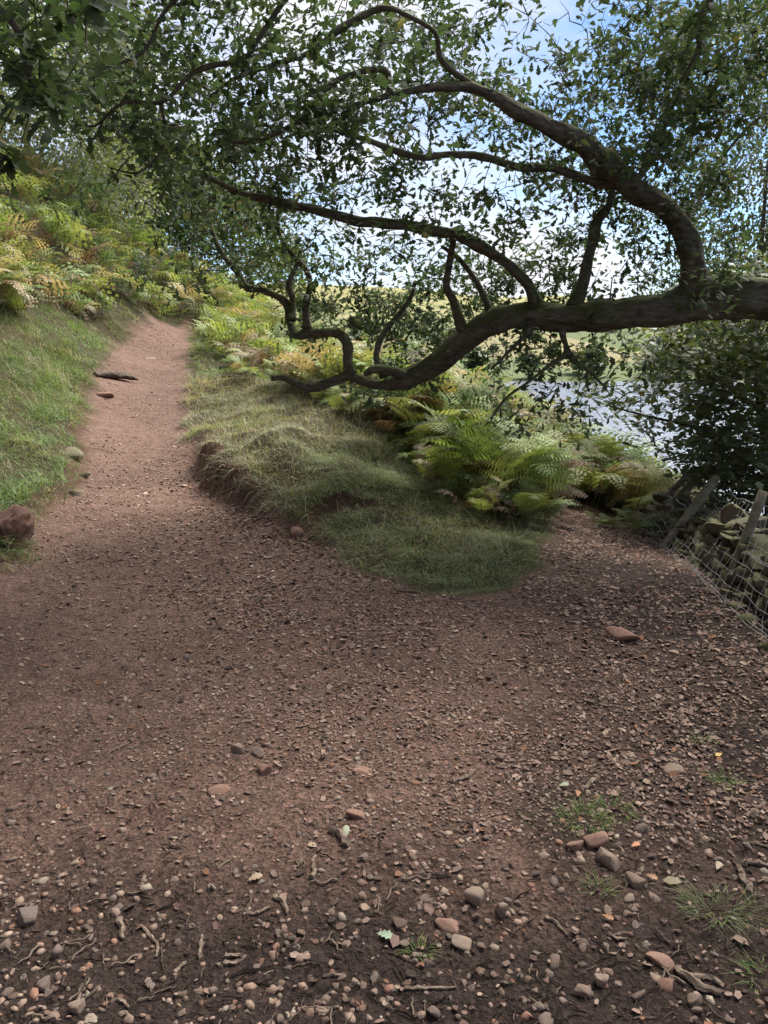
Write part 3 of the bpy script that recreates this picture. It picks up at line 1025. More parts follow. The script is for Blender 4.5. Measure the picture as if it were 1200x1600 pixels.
# bare crooked twigs
for c in oak_clusters(rng, 16):
    oakT.twig(twigs, c, rng, .0062, 4, bend=.28)
LT, LR, LS, LV = map(np.concatenate, (LT, LR, LS, LV))
tag(link('twigs', twigs.mesh('twigs', M_TWIG, origin=OAK_BASE), oak), kind='stuff')
OAK_C, OAK_ALT = (.066, .088, .050), (.18, .15, .07)
LC = leaf_colors(rng, len(LT), OAK_C, .35, OAK_ALT, .02)
# the 300 leaves that show largest become parts of their own
rel = LT - np.array([0, 0, CAM_Z])
fwd = rel[:, 1] * CP - rel[:, 2] * SP
app = np.where(LV, LS / np.maximum(fwd, .1), 0)
big = np.argsort(-app)[:300]
mask = np.ones(len(LT), bool)
mask[big] = False
leaves = Bag()
vm = mask & LV
scatter(leaves, OAK_V, OAK_F, LR[vm], LT[vm], LS[vm], LC[vm])
vm = mask & ~LV
scatter(leaves, OVAL_V, OVAL_F, LR[vm], LT[vm], LS[vm], LC[vm])
crown = tag(link('crown', leaves.mesh('crown', M_LEAF, origin=OAK_BASE), oak), kind='stuff')
M_LEAF_ONE = leaf_mat('oak_leaf_single', .33, .7, .15, color=OAK_C, tr_tint=(1.1, 1.25, .7))
leaf_me = new_mesh('leaf', OAKM_V, OAKM_F, M_LEAF_ONE)


def leaf_obj(k, T, R, S, parent, base, me_):
    o = link('leaf', me_, parent)
    m4 = Matrix([list(R[r] * S) + [T[r] - base[r]] for r in range(3)] + [[0, 0, 0, 1]])
    o.matrix_local = m4
    return o


for k in big:
    leaf_obj(k, LT[k], LR[k], LS[k], crown, OAK_BASE, leaf_me)

# ---- second oak: its trunk stands behind the photographer on the left, one bough hangs into the top left corner
O2 = np.array([-3.5, -.6, float(H(-3.5, -.6))])
oak2 = thing('oak_tree', 'nearby oak whose dark leafy bough hangs into the top left corner', 'tree', O2)
t2 = Tree()
P = catmull(np.array([(-3.5, -.6, O2[2] - .2, .42), (-3.48, -.58, O2[2] + .2, .33), (-3.4, -.5, 1.6, .28), (-3.2, -.2, 3.2, .24), (-2.9, .3, 4.8, .17), (-2.4, .8, 6.4, .09)]), .12)
V, F = tube(P, 14, .25, 3)
link('trunk', new_mesh('trunk', V - O2, F, M_BARK), oak2)
t2.add_nodes(P[:, :3])
b2 = [[(-3.2, -.2, 3.2, .12), (-2.8, 1.0, 3.7, .08), (-2.2, 2.2, 3.55, .045), tuple(trace([(-60, -40, 3.0, 9)])[0])] + [tuple(q) for q in trace([(0, 10, 3.0, 8), (22, 38, 3.0, 8), (42, 68, 3.0, 8), (41, 100, 3.0, 6), (50, 130, 3.0, 5), (56, 142, 3.0, 4.5), (80, 158, 3.05, 3.5), (90, 178, 3.1, 2.5)])],
      [tuple(q) for q in trace([(56, 142, 3.0, 4), (50, 152, 2.98, 3.5), (35, 164, 2.95, 2.5), (20, 168, 2.95, 1.5)])],
      [(-2.9, .3, 4.8, .1), (-2.0, 1.6, 4.9, .07), (-1.0, 2.4, 4.6, .04), (-.2, 2.9, 4.3, .02)],
      [(-3.0, .1, 4.3, .1), (-3.4, 1.8, 4.6, .07), (-3.3, 3.4, 4.4, .04), (-3.0, 4.6, 4.2, .02)]]
for k, pts in enumerate(b2):
    P = catmull(np.array(pts), .05)
    V, F = tube(P, 9, .3, k)
    link('branch', new_mesh('branch', V - O2, F, M_BARK), oak2)
    t2.add_nodes(P[:, :3])
rng = np.random.default_rng(5)
cl = [at(rng.uniform(-60, 180), rng.uniform(-40, 110), rng.uniform(2.7, 3.9)) for _ in range(42)]
cl += [at(rng.uniform(30, 120), rng.uniform(110, 175), rng.uniform(2.8, 3.3)) for _ in range(9)]
cl += [at(rng.uniform(-50, 45), rng.uniform(238, 275), rng.uniform(3.0, 3.4)) for _ in range(7)]
cl += [np.array([rng.uniform(-4.5, .5), rng.uniform(-1.5, 3.2), rng.uniform(4.0, 6.2)]) for _ in range(200)]
cl = [c for c in cl]
twigs, a1, a2, a3 = Bag(), [], [], []
cl = np.array(cl)
d0 = np.array([np.min(np.linalg.norm(t2.P[:t2.n] - c, axis=1)) for c in cl])
for c in cl[np.argsort(d0)]:
    pts = t2.twig(twigs, c, rng, .006, 4, bend=.12)
    if pts is None:
        continue
    T, R, S = cluster_leaves(pts, rng, rng.integers(8, 14), .055, .085)
    a1.append(T), a2.append(R), a3.append(S)
a1, a2, a3 = map(np.concatenate, (a1, a2, a3))
tag(link('twigs', twigs.mesh('twigs', M_TWIG, origin=O2), oak2), kind='stuff')
cc = leaf_colors(rng, len(a1), (.06, .09, .038), .3)
rel = a1 - np.array([0, 0, CAM_Z])
fw = rel[:, 1] * CP - rel[:, 2] * SP
upv = rel[:, 1] * SP + rel[:, 2] * CP
seen = (fw > 1) & (np.abs(rel[:, 0]) < .52 * fw) & (upv < .68 * fw)
app = np.where(seen, a3 / np.maximum(fw, .1), 0)
big = np.argsort(-app)[:300]
big = big[app[big] > 0]
mask = np.ones(len(a1), bool)
mask[big] = False
leaves = Bag()
scatter(leaves, OAK_V, OAK_F, a2[mask], a1[mask], a3[mask], cc[mask])
crown2 = tag(link('crown', leaves.mesh('crown', M_LEAF, origin=O2), oak2), kind='stuff')
for k in big:
    leaf_obj(k, a1[k], a2[k], a3[k], crown2, O2, leaf_me)


# ---- generic background tree
def grown_tree(name, label, base, stems, clusters, nleaf, spread, size, color, leafshape, bark, seed, var=.3, alt=None, altp=0, tilt=.6, r0=.008, droop=0, hang=0.0, group=None):
    rng = np.random.default_rng(seed)
    base = np.array(base, float)
    root = thing(name, label, 'tree', base, group)
    tr = Tree()
    for k, pts in enumerate(stems):
        P = catmull(np.array(pts), .12)
        V, F = tube(P, 8, .2, k)
        link('trunk' if k == 0 else 'branch', new_mesh('stem', V - base, F, bark), root)
        tr.add_nodes(P[:, :3])
    bag = Bag()
    A, B, S_ = [], [], []
    clusters = np.array(clusters)
    d0 = np.array([np.min(np.linalg.norm(tr.P[:tr.n] - c, axis=1)) for c in clusters])
    for c in clusters[np.argsort(d0)]:
        pts = tr.twig(bag, c, rng, r0, 3, droop=droop, bend=.12)
        if pts is None:
            continue
        n = rng.integers(*nleaf)
        T, R, S = cluster_leaves(pts, rng, n, spread, size, tilt)
        if hang:
            T[:, 2] -= rng.random(n) * hang
        A.append(T), B.append(R), S_.append(S)
    A, B, S_ = map(np.concatenate, (A, B, S_))
    tag(link('twigs', bag.mesh('twigs', M_TWIG, origin=base), root), kind='stuff')
    lb = Bag()
    scatter(lb, leafshape[0], leafshape[1], B, A, S_, leaf_colors(rng, len(A), color, var, alt, altp))
    tag(link('crown', lb.mesh('crown', M_LEAFLET, origin=base), root), kind='stuff')
    return root


OVAL, DIA = (OVAL_V, OVAL_F), (DIA_V, DIA_F)
rng = np.random.default_rng(33)

# broadleaf tree behind the stone wall with layered low sprays
def px_clusters(n, f, rng):
    out = []
    while len(out) < n:
        p = f(rng)
        if p is not None:
            out.append(p)
    return out


def syc(rng):
    px, py = rng.uniform(890, 1290), rng.uniform(380, 800)
    low = np.interp(px, [900, 960, 1010, 1060, 1100, 1290], [622, 652, 692, 728, 748, 800])
    high = np.interp(px, [890, 950, 1010, 1080, 1290], [600, 590, 500, 440, 380])
    if py > low or py < high:
        return None
    if rng.random() > np.interp(px, [890, 1000, 1100], [.06, .32, 1]):
        return None
    return at(px, py, rng.uniform(7.2, 10.2))


sb = at(1215, 840, 9.2)
sb[2] = float(H(sb[0], sb[1]))
stems = [[(*sb, .09), (*at(1200, 720, 9.2), .07), (*at(1185, 600, 9.2), .055), (*at(1178, 500, 9.1), .04), (*at(1190, 380, 9.0), .025), (*at(1200, 250, 9), .012)],
         [(*at(1200, 740, 9.2), .04), (*at(1140, 690, 8.9), .03), (*at(1075, 665, 8.6), .02), (*at(1010, 650, 8.4), .013), (*at(930, 628, 8.2), .007)],
         [(*at(1185, 640, 9.2), .035), (*at(1130, 600, 8.8), .024), (*at(1080, 580, 8.5), .016), (*at(1010, 575, 8.3), .008)],
         [(*sb, .06), (*at(1240, 700, 9), .045), (*at(1235, 560, 8.8), .03), (*at(1225, 430, 8.6), .015)],
         [(*at(1200, 760, 9.2), .035), (*at(1150, 735, 8.5), .024), (*at(1110, 735, 8), .015), (*at(1075, 748, 7.7), .008)]]
grown_tree('sycamore_tree', 'leafy broadleaf tree with dark layered sprays hanging behind the stone wall', sb, stems,
           px_clusters(900, syc, rng), (11, 18), .14, .108, (.11, .135, .075), OVAL, M_TWIG, 71, tilt=.35, alt=(.10, .09, .04), altp=.03)


def wood_r(rng):
    px, py = rng.uniform(930, 1320), rng.uniform(-60, 480)
    lim = np.interp(px, [930, 1000, 1060, 1320], [.03, .3, .8, 1])
    if rng.random() > lim:
        return None
    return at(px, py, rng.uniform(12, 15.5))


wb = np.array([7.6, 13.6, float(H(7.6, 13.6))])
stems = [[(*wb, .14), (7.5, 13.6, 0.5, .12), (7.4, 13.5, 3, .10), (7.3, 13.4, 5.5, .07), (7.1, 13.3, 8, .03)],
         [(7.45, 13.5, 2.2, .05), (6.6, 13.2, 4.2, .035), (6.0, 13, 5.6, .02), (5.4, 12.8, 6.2, .01)],
         [(7.4, 13.5, 3.5, .05), (6.5, 13.8, 5.2, .03), (5.9, 14, 6.8, .015)]]
grown_tree('birch_tree', 'pale fine-leaved birch drooping in the top right corner', wb, stems,
           px_clusters(800, wood_r, rng), (24, 36), .22, .078, (.10, .125, .055), DIA, M_BIRCH, 72, tilt=.9, hang=.7, droop=.3)


def birch_l(rng):
    px, py = rng.uniform(-80, 240), rng.uniform(-20, 335)
    low = np.interp(px, [-80, 0, 130, 240], [232, 246, 300, 328])
    if py > low:
        return None
    if py < 40 and rng.random() < .4:
        return None
    return at(px, py, rng.uniform(21, 26))


bb = np.array([-10.6, 24, float(H(-10.6, 24))])
stems = [[(*bb, .16), (-10.4, 24, 6, .12), (-10.2, 24, 9, .09), (-10, 24, 11.5, .04)],
         [(-10.4, 24, 6, .06), (-9, 23.5, 8, .04), (-8, 23.3, 8.6, .02)],
         [(-10.3, 24, 7.5, .06), (-11.8, 24, 9.4, .03)]]
grown_tree('birch_tree', 'sunlit silvery birch with weeping twigs above the left bracken slope', bb, stems,
           px_clusters(750, birch_l, rng), (26, 38), .3, .13, (.20, .22, .12), DIA, M_BIRCH, 73, tilt=.9, hang=.7, droop=.3)


def back_t(rng):
    px, py = rng.uniform(110, 470), rng.uniform(180, 470)
    low = np.interp(px, [110, 250, 330, 400, 470], [330, 370, 420, 470, 460])
    high = np.interp(px, [110, 200, 300, 400, 470], [240, 190, 220, 300, 400])
    if py > low or py < high:
        return None
    return at(px, py, rng.uniform(27, 31))


kb = np.array([-8.2, 29, float(H(-8.2, 29))])
stems = [[(*kb, .2), (-8.1, 29, 6.5, .15), (-7.9, 29, 8.5, .1), (-7.6, 29, 10, .04)],
         [(-8.1, 29, 6, .09), (-6.6, 28.8, 7.2, .05), (-5.4, 28.6, 7.4, .02)]]
grown_tree('hawthorn_tree', 'rounded mid green tree behind the crest of the left path', kb, stems,
           px_clusters(600, back_t, rng), (26, 38), .36, .19, (.085, .115, .04), DIA, M_TWIG, 74, tilt=.8, alt=(.26, .15, .06), altp=.05)

# dark evergreen shrub heaped behind the wall
sh_b = np.array([3.55, 6.3, float(H(3.55, 6.3))])
def shrub_pts(rng):
    return np.array([rng.uniform(2.95, 4.4), rng.uniform(4.4, 9.2), rng.uniform(-.65, .12)]) if True else None
cl = [c for c in px_clusters(230, shrub_pts, rng) if c[2] > H(c[0], c[1]) + .05 and c[0] > 3.0 + .12 * (c[1] - 5)]
stems = [[(*sh_b, .03), (3.55, 6.4, -.1, .02), (3.6, 6.5, .15, .01)], [(*sh_b, .03), (3.5, 7.5, -.2, .02), (3.6, 8.4, 0, .01)], [(*sh_b, .03), (3.4, 5.4, -.1, .02), (3.3, 4.7, .1, .01)]]
root = grown_tree('ivy_shrub', 'low dark glossy-leaved shrub heaped up behind the stone wall', sh_b, stems, cl, (16, 26), .09, .075, (.04, .056, .03), OVAL, M_TWIG, 75, tilt=.9)
root['category'] = 'shrub'

# ---- far trees on the other shore
rng = np.random.default_rng(91)
protos = []
for v in range(5):
    lb = Bag()
    n = 380
    u = rng.normal(0, 1, (n, 3))
    u /= np.linalg.norm(u, axis=1, keepdims=True)
    rr = rng.random(n) ** .45
    lump = 1 + .35 * np.sin(u[:, 0] * 5 + v) * np.cos(u[:, 2] * 4 + v * 2)
    Pp = u * (rr * lump)[:, None] * np.array([3.6, 3.6, 3.9]) + np.array([0, 0, 5.6])
    R = rot_zyx(rng.uniform(0, 6.28, n), rng.normal(0, .7, n), rng.normal(0, .7, n))
    col = [(.05, .075, .035), (.065, .09, .04), (.045, .065, .04), (.08, .10, .04), (.10, .095, .04)][v]
    scatter(lb, DIA_V, DIA_F, R, Pp, rng.uniform(1.1, 2.2, n), leaf_colors(rng, n, col, .3))
    cm = lb.mesh('far_crown', M_LEAFLET)
    V, F = tube(np.array([(0, 0, -.5, .35), (0, 0, 2, .28), (.1, 0, 4.5, .2), (.1, .1, 7, .08)]), 6)
    protos.append((cm, new_mesh('far_trunk', V, F, M_TWIG)))
spots = []
for k in range(120):
    x = rng.uniform(-160, 260)
    d = 300 - .04 * x + (rng.uniform(2, 26) if k < 70 else rng.uniform(50, 330))
    spots.append((x, d))
for k, (x, y) in enumerate(spots):
    cm, tm = protos[k % 5]
    z = float(hill_h(np.array(x), np.array(y)))
    t = thing('far_tree', 'small distant tree at the water edge across the lake' if k < 70 else 'small distant tree in the fields across the lake', 'tree', (x, y, z - .3),
              'trees along the far shore' if k < 70 else 'trees in the far fields')
    s = rng.uniform(.75, 1.5)
    t.scale = (s * rng.uniform(.9, 1.3), s, s * rng.uniform(.8, 1.15))
    t.rotation_euler = (0, 0, rng.uniform(0, 6.28))
    link('crown', cm, t)
    link('trunk', tm, t)

# ------------------------------------------------------------------ bracken
def frond(pairs, sub, seed, L=1.0, arch=1.0, wide=.36, stem=.34):
    """one bracken frond: stalk from the origin rising along +z and arching towards +x"""
    rng = np.random.default_rng(seed)
    n = 26
    s = np.linspace(0, 1, n)
    ang = math.radians(82) - arch * (sstep(.2, 1.0, s) * math.radians(95)) + rng.normal(0, .03)
    dx, dz = np.cos(ang) / (n - 1) * L, np.sin(ang) / (n - 1) * L
    X = np.concatenate([[0], np.cumsum(dx[:-1])])
    Z = np.concatenate([[0], np.cumsum(dz[:-1])])
    sway = rng.normal(0, .05) * s ** 2
    axis = np.stack([X, sway, Z], 1)
    bag = Bag()
    V, F = tube(np.column_stack([axis[::3], np.interp(s[::3], [0, 1], [.0055, .0012])]), 3, cap=False)
    bag.add(V, F)
    for k in range(pairs):
        f = k / (pairs - 1)
        t = stem + (1 - stem) * (f ** .85) * .985
        p = np.array([np.interp(t, s, axis[:, a]) for a in range(3)])
        tg = np.array([np.interp(min(1, t + .03), s, axis[:, a]) for a in range(3)]) - np.array([np.interp(t - .03, s, axis[:, a]) for a in range(3)])
        tg /= np.linalg.norm(tg)
        nrm = np.cross(tg, [0, 1, 0])
        nrm = -nrm if nrm[2] < 0 else nrm
        plen = wide * L * ((1 - f) ** .8 * .96 + .04) * (1 if k else .85) * rng.uniform(.88, 1.1)
        for sd in (-1, 1):
            d = np.array([0, sd, 0]) * .9 + tg * (.38 + .25 * f) + nrm * rng.normal(.05, .09)
            d /= np.linalg.norm(d)
            q = np.cross(nrm, d)
            q /= np.linalg.norm(q)
            droop = rng.uniform(.12, .3)
            m = max(2, int(round(sub * (1 - .6 * f))))
            tt = np.linspace(.06, 1, m + 1)
            ax = p + d * (tt * plen)[:, None] - np.array([0, 0, 1]) * (droop * plen * tt ** 2)[:, None]
            W = plen * (.24 if sub > 3 else .19) * (1 - tt) ** .7 + .004
            VV, FF = [], []
            for e in range(m):
                a, b = ax[e], ax[e + 1]
                fw_ = (b - a) * .55
                for s2 in (-1, 1):
                    tip = a + q * s2 * W[e] + fw_ - nrm * W[e] * .12
                    base_i = len(VV)
                    VV += [a, a + (b - a) * .78, tip]
                    FF.append([base_i, base_i + 1, base_i + 2])
            bi = len(VV)
            VV += [ax[-2] + q * .004, ax[-2] - q * .004, ax[-1]]
            FF.append([bi, bi + 1, bi + 2])
            bag.add(VV, FF)
    V = np.concatenate(bag.V)
    return V, np.concatenate(bag.F)


FR_HI = [frond(13, 8, 200 + k, arch=a) for k, a in enumerate((.75, 1.0, 1.2, .9))]
FR_MID = [frond(15, 4, 350 + k, arch=a, wide=.30, stem=.28) for k, a in enumerate((.7, .95, 1.2, 1.4))]
FR_LO = [frond(11, 3, 300 + k, arch=a, wide=.32, stem=.28) for k, a in enumerate((.7, .95, 1.2, 1.4))]
FERN_COL = {'green': (.125, .18, .06), 'bright': (.21, .26, .09), 'yellow': (.25, .26, .10), 'brown': (.13, .082, .054), 'straw': (.33, .27, .17)}
FKEYS = list(FERN_COL)


def is_bracken(x, y):
    """how likely bracken grows here"""
    dm, dl, _, _ = regions(x, y)
    left = sstep(.25, .6, dl) * (inside(np.array(LB), x, y))
    right = sstep(.1, .4, dm) * (inside(np.array(RB), x, y))
    return left, right


# where bracken grows: ground outlines
LB = [tuple(cast(px, py, base_h)[:2]) for px, py in [(-40, 512), (40, 500), (110, 505), (170, 522), (212, 528), (236, 504)]] + [(-6.6, 23.0), (-7.2, 25), (-7.2, 31), (-14, 31), (-14, 12), (-9, 11)]
RB = [tuple(cast(px, py, base_h)[:2]) for px, py in [(310, 510), (330, 548), (400, 590), (470, 625), (560, 640), (640, 690), (655, 735), (760, 800), (830, 822), (868, 815), (905, 792), (985, 795)]] + [(3.0, 8.6), (3.6, 9.6), (6.5, 12), (9, 16), (8, 27), (-7.4, 29), (-7.0, 23.4), (-5.85, 19.9)]


def bracken_samples(n, rng, box):
    x = rng.uniform(box[0], box[1], n)
    y = rng.uniform(box[2], box[3], n)
    l, r = is_bracken(x, y)
    keep = rng.random(n) < np.maximum(l, r)
    return x[keep], y[keep], l[keep] > r[keep]


rng = np.random.default_rng(44)
bx = [bracken_samples(4300, rng, (-14, -3.5, 9, 31)), bracken_samples(3400, rng, (-7.5, 9, 6.0, 29)), bracken_samples(1100, rng, (-4, 4, 6.0, 12)), bracken_samples(900, rng, (1.5, 7, 8, 18))]
x = np.concatenate([b[0] for b in bx])
y = np.concatenate([b[1] for b in bx])
isl = np.concatenate([b[2] for b in bx])
dist = np.hypot(x, y)
# far ones are thinned less than they shrink
keep = rng.random(len(x)) < np.interp(dist, [0, 12, 16, 30], [1, .95, .7, .6])
x, y, isl, dist = x[keep], y[keep], isl[keep], dist[keep]
z = H(x, y)
tone = vnoise(x, y, 1.6, 70) * .65 + vnoise(x, y, .6, 71) * .35 + rng.normal(0, .10, len(x))
kind = np.full(len(x), 0)
kind[tone > .37] = 1
kind[tone > .60] = 2
kind[tone < .30] = 3
kind[(tone > .70)] = 4
# more rust coloured bracken on the lower edges
edge_m = (~isl) & (dist < 10.5) & (rng.random(len(x)) < .30)
kind[edge_m] = 3
low_edge = isl & (edge_dist(np.array(LB[:6]), x, y)[0] < 1.6) & (rng.random(len(x)) < .5)
kind[low_edge] = rng.choice([3, 3, 4, 0], low_edge.sum())
hgt = np.where(isl, rng.uniform(.75, 1.3, len(x)), rng.uniform(.7, 1.2, len(x)))
hgt = hgt * np.where(kind == 3, .8, 1)
front = [(650, 712, 3, .75), (676, 742, 0, .95), (706, 762, 1, 1.0), (738, 786, 0, 1.0), (772, 800, 3, .7), (790, 806, 0, .95), (818, 816, 1, .8), (846, 818, 0, .85),
         (700, 722, 0, 1.05), (735, 742, 0, 1.1), (770, 765, 1, 1.1), (805, 780, 0, 1.0), (838, 790, 1, .9), (868, 800, 3, .7), (630, 684, 0, .8), (600, 664, 3, .7),
         (968, 828, 0, .55), (985, 822, 0, .5), (950, 824, 1, .4), (560, 648, 0, .8), (515, 634, 3, .8), (480, 622, 0, .9), (430, 604, 0, .9), (400, 590, 1, .9), (370, 572, 0, .8), (340, 556, 1, .8)]
fr2 = np.random.default_rng(12)
front = [(a, b, c, d * .66) for a, b, c, d in front] + [(a + fr2.normal(0, 16) - 6, b + fr2.normal(-8, 7), int(fr2.choice([0, 1, 1, 2, 3])), d * fr2.uniform(.5, .66)) for a, b, c, d in front if a < 860]
front = [f for f in front if not (855 < f[0] < 940 and f[1] > 790)]
fp = np.array([on_ground(a, b) for a, b, _, _ in front])
x, y, z = np.concatenate([fp[:, 0], x]), np.concatenate([fp[:, 1], y]), np.concatenate([fp[:, 2], z])
isl = np.concatenate([np.zeros(len(fp), bool), isl])
kind = np.concatenate([[f[2] for f in front], kind]).astype(int)
hgt = np.concatenate([[f[3] for f in front], hgt])
dist = np.hypot(x, y)
near_plants = np.where(dist < 13.5)[0]
order = near_plants[np.argsort(dist[near_plants])]
# one stand-alone plant for each bracken clump close to the paths
chosen, taken = list(range(len(front))), [fp[q, :2] for q in range(len(front))]
for k in order:
    p = np.array([x[k], y[k]])
    if k >= len(front) and all(np.hypot(*(p - q)) > .42 for q in taken):
        taken.append(p)
        chosen.append(k)
    if len(chosen) >= 150:
        break
chosen = set(chosen)
hi_mesh = {}
for ki, key in enumerate(FKEYS):
    mt = leaf_mat('bracken_' + key, .36, .6, .3, color=FERN_COL[key], tr_tint=(1.2, 1.15, .6))
    for v in range(4):
        hi_mesh[ki, v] = new_mesh('frond', *FR_HI[v], mt, smooth=False)
zone_lab = {
    True: ('bracken fern at the lower edge of the sunlit slope left of the path', 'bracken along the left path'),
    False: ('bracken fern at the edge of the slope between the two paths', 'bracken along the bank between the paths')}
for k in sorted(chosen):
    lab, grp = zone_lab[bool(isl[k])]
    if not isl[k]:
        ff = y[k] * CP - (z[k] - CAM_Z) * SP
        ux = 600 + FPX * x[k] / ff
        if k < len(front) and ux > 930:
            lab, grp = 'low fern between the right path and the fence corner', 'ferns at the fence corner'
        elif ux < 420:
            lab, grp = 'bracken fern at the right-hand edge of the upper left path', 'bracken right of the upper path'
        elif ux < 610:
            lab, grp = 'bracken fern behind the bare twisted end of the oak limb', 'bracken behind the limb end'
        elif y[k] < 8.3:
            lab, grp = 'bracken fern in the front clump between lawn and right path', 'front bracken clump'
        elif ux < 860:
            lab, grp = 'bracken fern on the slope beneath the thick part of the oak limb', 'bracken beneath the oak limb'
        else:
            lab, grp = 'bracken fern across the bend of the right path below the lake', 'bracken beyond the right path'
    word = {0: 'green', 1: 'fresh green', 2: 'yellowing', 3: 'rust brown', 4: 'straw coloured'}[int(kind[k])]
    t = thing('bracken_fern', word + ' ' + lab, 'fern', (x[k], y[k], z[k] - .02), word + ' ' + grp)
    nf = int(rng.integers(6, 9))
    a0 = rng.uniform(0, 6.28)
    for f in range(nf):
        kk = int(kind[k]) if rng.random() < .62 else int(rng.choice([0, 1, 1, 2, 3, 4]))
        o = link('frond', hi_mesh[kk, int(rng.integers(4))], t)
        s = hgt[k] * rng.uniform(.7, 1.08)
        o.scale = (s * rng.uniform(.85, 1.15), s * rng.uniform(.75, 1.1), s)
        o.location = (rng.normal(0, .09), rng.normal(0, .09), -.03)
        o.rotation_euler = (rng.normal(0, .2), rng.normal(.08, .25), a0 + f * 6.28 / nf + rng.normal(0, .25))
bag = Bag()
rest = np.array([k for k in range(len(x)) if k not in chosen])
COLS = np.array([FERN_COL[q] for q in FKEYS])
for v in range(4):
    for lod, (mn, mx) in (('hi', (0, 9.3)), ('mid', (9.3, 14.5)), ('lo', (14.5, 99))):
        kk = rest[(rest % 4 == v) & (dist[rest] >= mn) & (dist[rest] < mx)]
        for rep in range(2):
            sel = kk if rep == 0 else kk[rng.random(len(kk)) < .10]
            if lod == 'lo' and len(sel) == 0:
                continue
            m = len(sel)
            if m == 0:
                continue
            T = np.stack([x[sel] + rng.normal(0, .05, m), y[sel] + rng.normal(0, .05, m), z[sel] - .02], 1)
            yaw = rng.uniform(0, 6.28, m)
            R = rot_zyx(yaw, rng.normal(.1, .2, m), rng.normal(0, .15, m))
            S = hgt[sel] * rng.uniform(.75, 1.2, m)
            c = COLS[kind[sel]] * rng.uniform(.7, 1.3, (m, 1)) * rng.uniform(.92, 1.08, (m, 3))
            fv = {'hi': FR_HI, 'mid': FR_MID, 'lo': FR_LO}[lod][v]
            scatter(bag, fv[0], fv[1], R, T, S, c)
print('bracken fronds', len(rest), 'tris', sum(len(f) for f in bag.F))
tag(link('bracken', bag.mesh('bracken', M_FERN, smooth=False)), 'mass of green and rusting bracken covering the slopes', 'bracken', kind='stuff')

# ------------------------------------------------------------------ grass
def blade(seg=3, bend=.5):
    t = np.linspace(0, 1, seg + 1)
    w = .5 * (1 - t ** 1.4)
    X = bend * t ** 2
    Z = t * (1 - .25 * bend * t)
    V, F = [], []
    for k in range(seg):
        V += [(X[k], -w[k], Z[k]), (X[k], w[k], Z[k])]
    V.append((X[-1], 0, Z[-1]))
    for k in range(seg - 1):
        a = 2 * k
        F += [[a, a + 1, a + 3], [a, a + 3, a + 2]]
    F.append([2 * seg - 2, 2 * seg - 1, 2 * seg])
    return np.array(V, float), np.array(F)


BLADES = [blade(2, .35), blade(2, .8), blade(3, 1.2)]
rng = np.random.default_rng(55)
gbag = Bag()


def hstep(x, y):
    return regions(x, y)[2]


def grass_patch(n, box, region, length, width, cols, probs, flop, dens=None, tuft=.09):
    """tufted grass: blades gather round tuft centres and splay outwards"""
    nt = n // 14
    x = rng.uniform(box[0], box[1], nt)
    y = rng.uniform(box[2], box[3], nt)
    dm, dl, _, _ = regions(x, y)
    d = dm if region == 'mid' else dl
    p = sstep(.0, .10, d) * (1 - .8 * inside(np.array(RB), x, y)) * (1 - .2 * inside(np.array(LB), x, y))
    if region == 'mid':
        p = p * np.where(hstep(x, y) > .1, sstep(.10, .17, d), 1)
        di, si = inner_step(x, y)
        p = p * (1 - si * sstep(-.13, -.09, di) * sstep(.04, .0, di))
    if dens is not None:
        p = p * dens(x, y, d)
    k = rng.random(nt) < p
    x, y, d = x[k], y[k], d[k]
    if len(x) == 0:
        return
    lean = vnoise(x, y, .8, 80) * 6.28 * 1.5
    tone = vnoise(x, y, .7, 81) * .7 + vnoise(x, y, .25, 82) * .3
    m = 14
    n2 = len(x) * m
    xi, yi = np.repeat(x, m), np.repeat(y, m)
    off_a = rng.uniform(0, 6.28, n2)
    off_r = tuft * np.sqrt(rng.random(n2))
    X, Y = xi + np.cos(off_a) * off_r, yi + np.sin(off_a) * off_r
    Z = H(X, Y) - .012
    yaw = np.where(rng.random(n2) < .55, off_a, np.repeat(lean, m) + rng.normal(0, .6, n2))
    R = rot_zyx(yaw, np.abs(rng.normal(flop, .25, n2)), rng.normal(0, .2, n2))
    Ls = length(np.repeat(x, m), np.repeat(y, m), np.repeat(d, m)) * rng.uniform(.55, 1.25, n2)
    S = np.stack([Ls, np.full(n2, width) * rng.uniform(.7, 1.3, n2), Ls], 1)
    tt = np.repeat(tone, m) + rng.normal(0, .16, n2)
    ci = np.clip(np.searchsorted(probs, tt), 0, len(cols) - 1)
    C = np.array(cols)[ci] * rng.uniform(.7, 1.3, (n2, 1))
    which = rng.integers(0, 3, n2)
    for w in range(3):
        q = which == w
        scatter(gbag, *BLADES[w], R[q], np.stack([X, Y, Z], 1)[q], S[q], C[q])


G1, G2, G3, DRY, DRY2 = (.10, .155, .055), (.15, .225, .07), (.22, .26, .115), (.36, .315, .215), (.26, .20, .14)
# lush bank on the left
grass_patch(85000, (-7.5, -2.4, 4.6, 15), 'left', lambda x, y, d: .08 + .17 * vnoise(x, y, .5, 83) ** 1.4, .0065,
            [DRY, G1, G2, G3, DRY], [.12, .40, .70, .88], .45)
# the dry, pale bank between the paths
grass_patch(95000, (-3.8, 1.0, 5.2, 12.5), 'mid', lambda x, y, d: .05 + .14 * vnoise(x, y, .55, 84) ** 1.6, .0055,
            [DRY2, DRY, (.17, .20, .11), (.20, .21, .12), DRY, G2], [.14, .34, .56, .72, .86], .62,
            dens=lambda x, y, d: sstep(-1.5, .2, y - 5.75 + .35 * x))
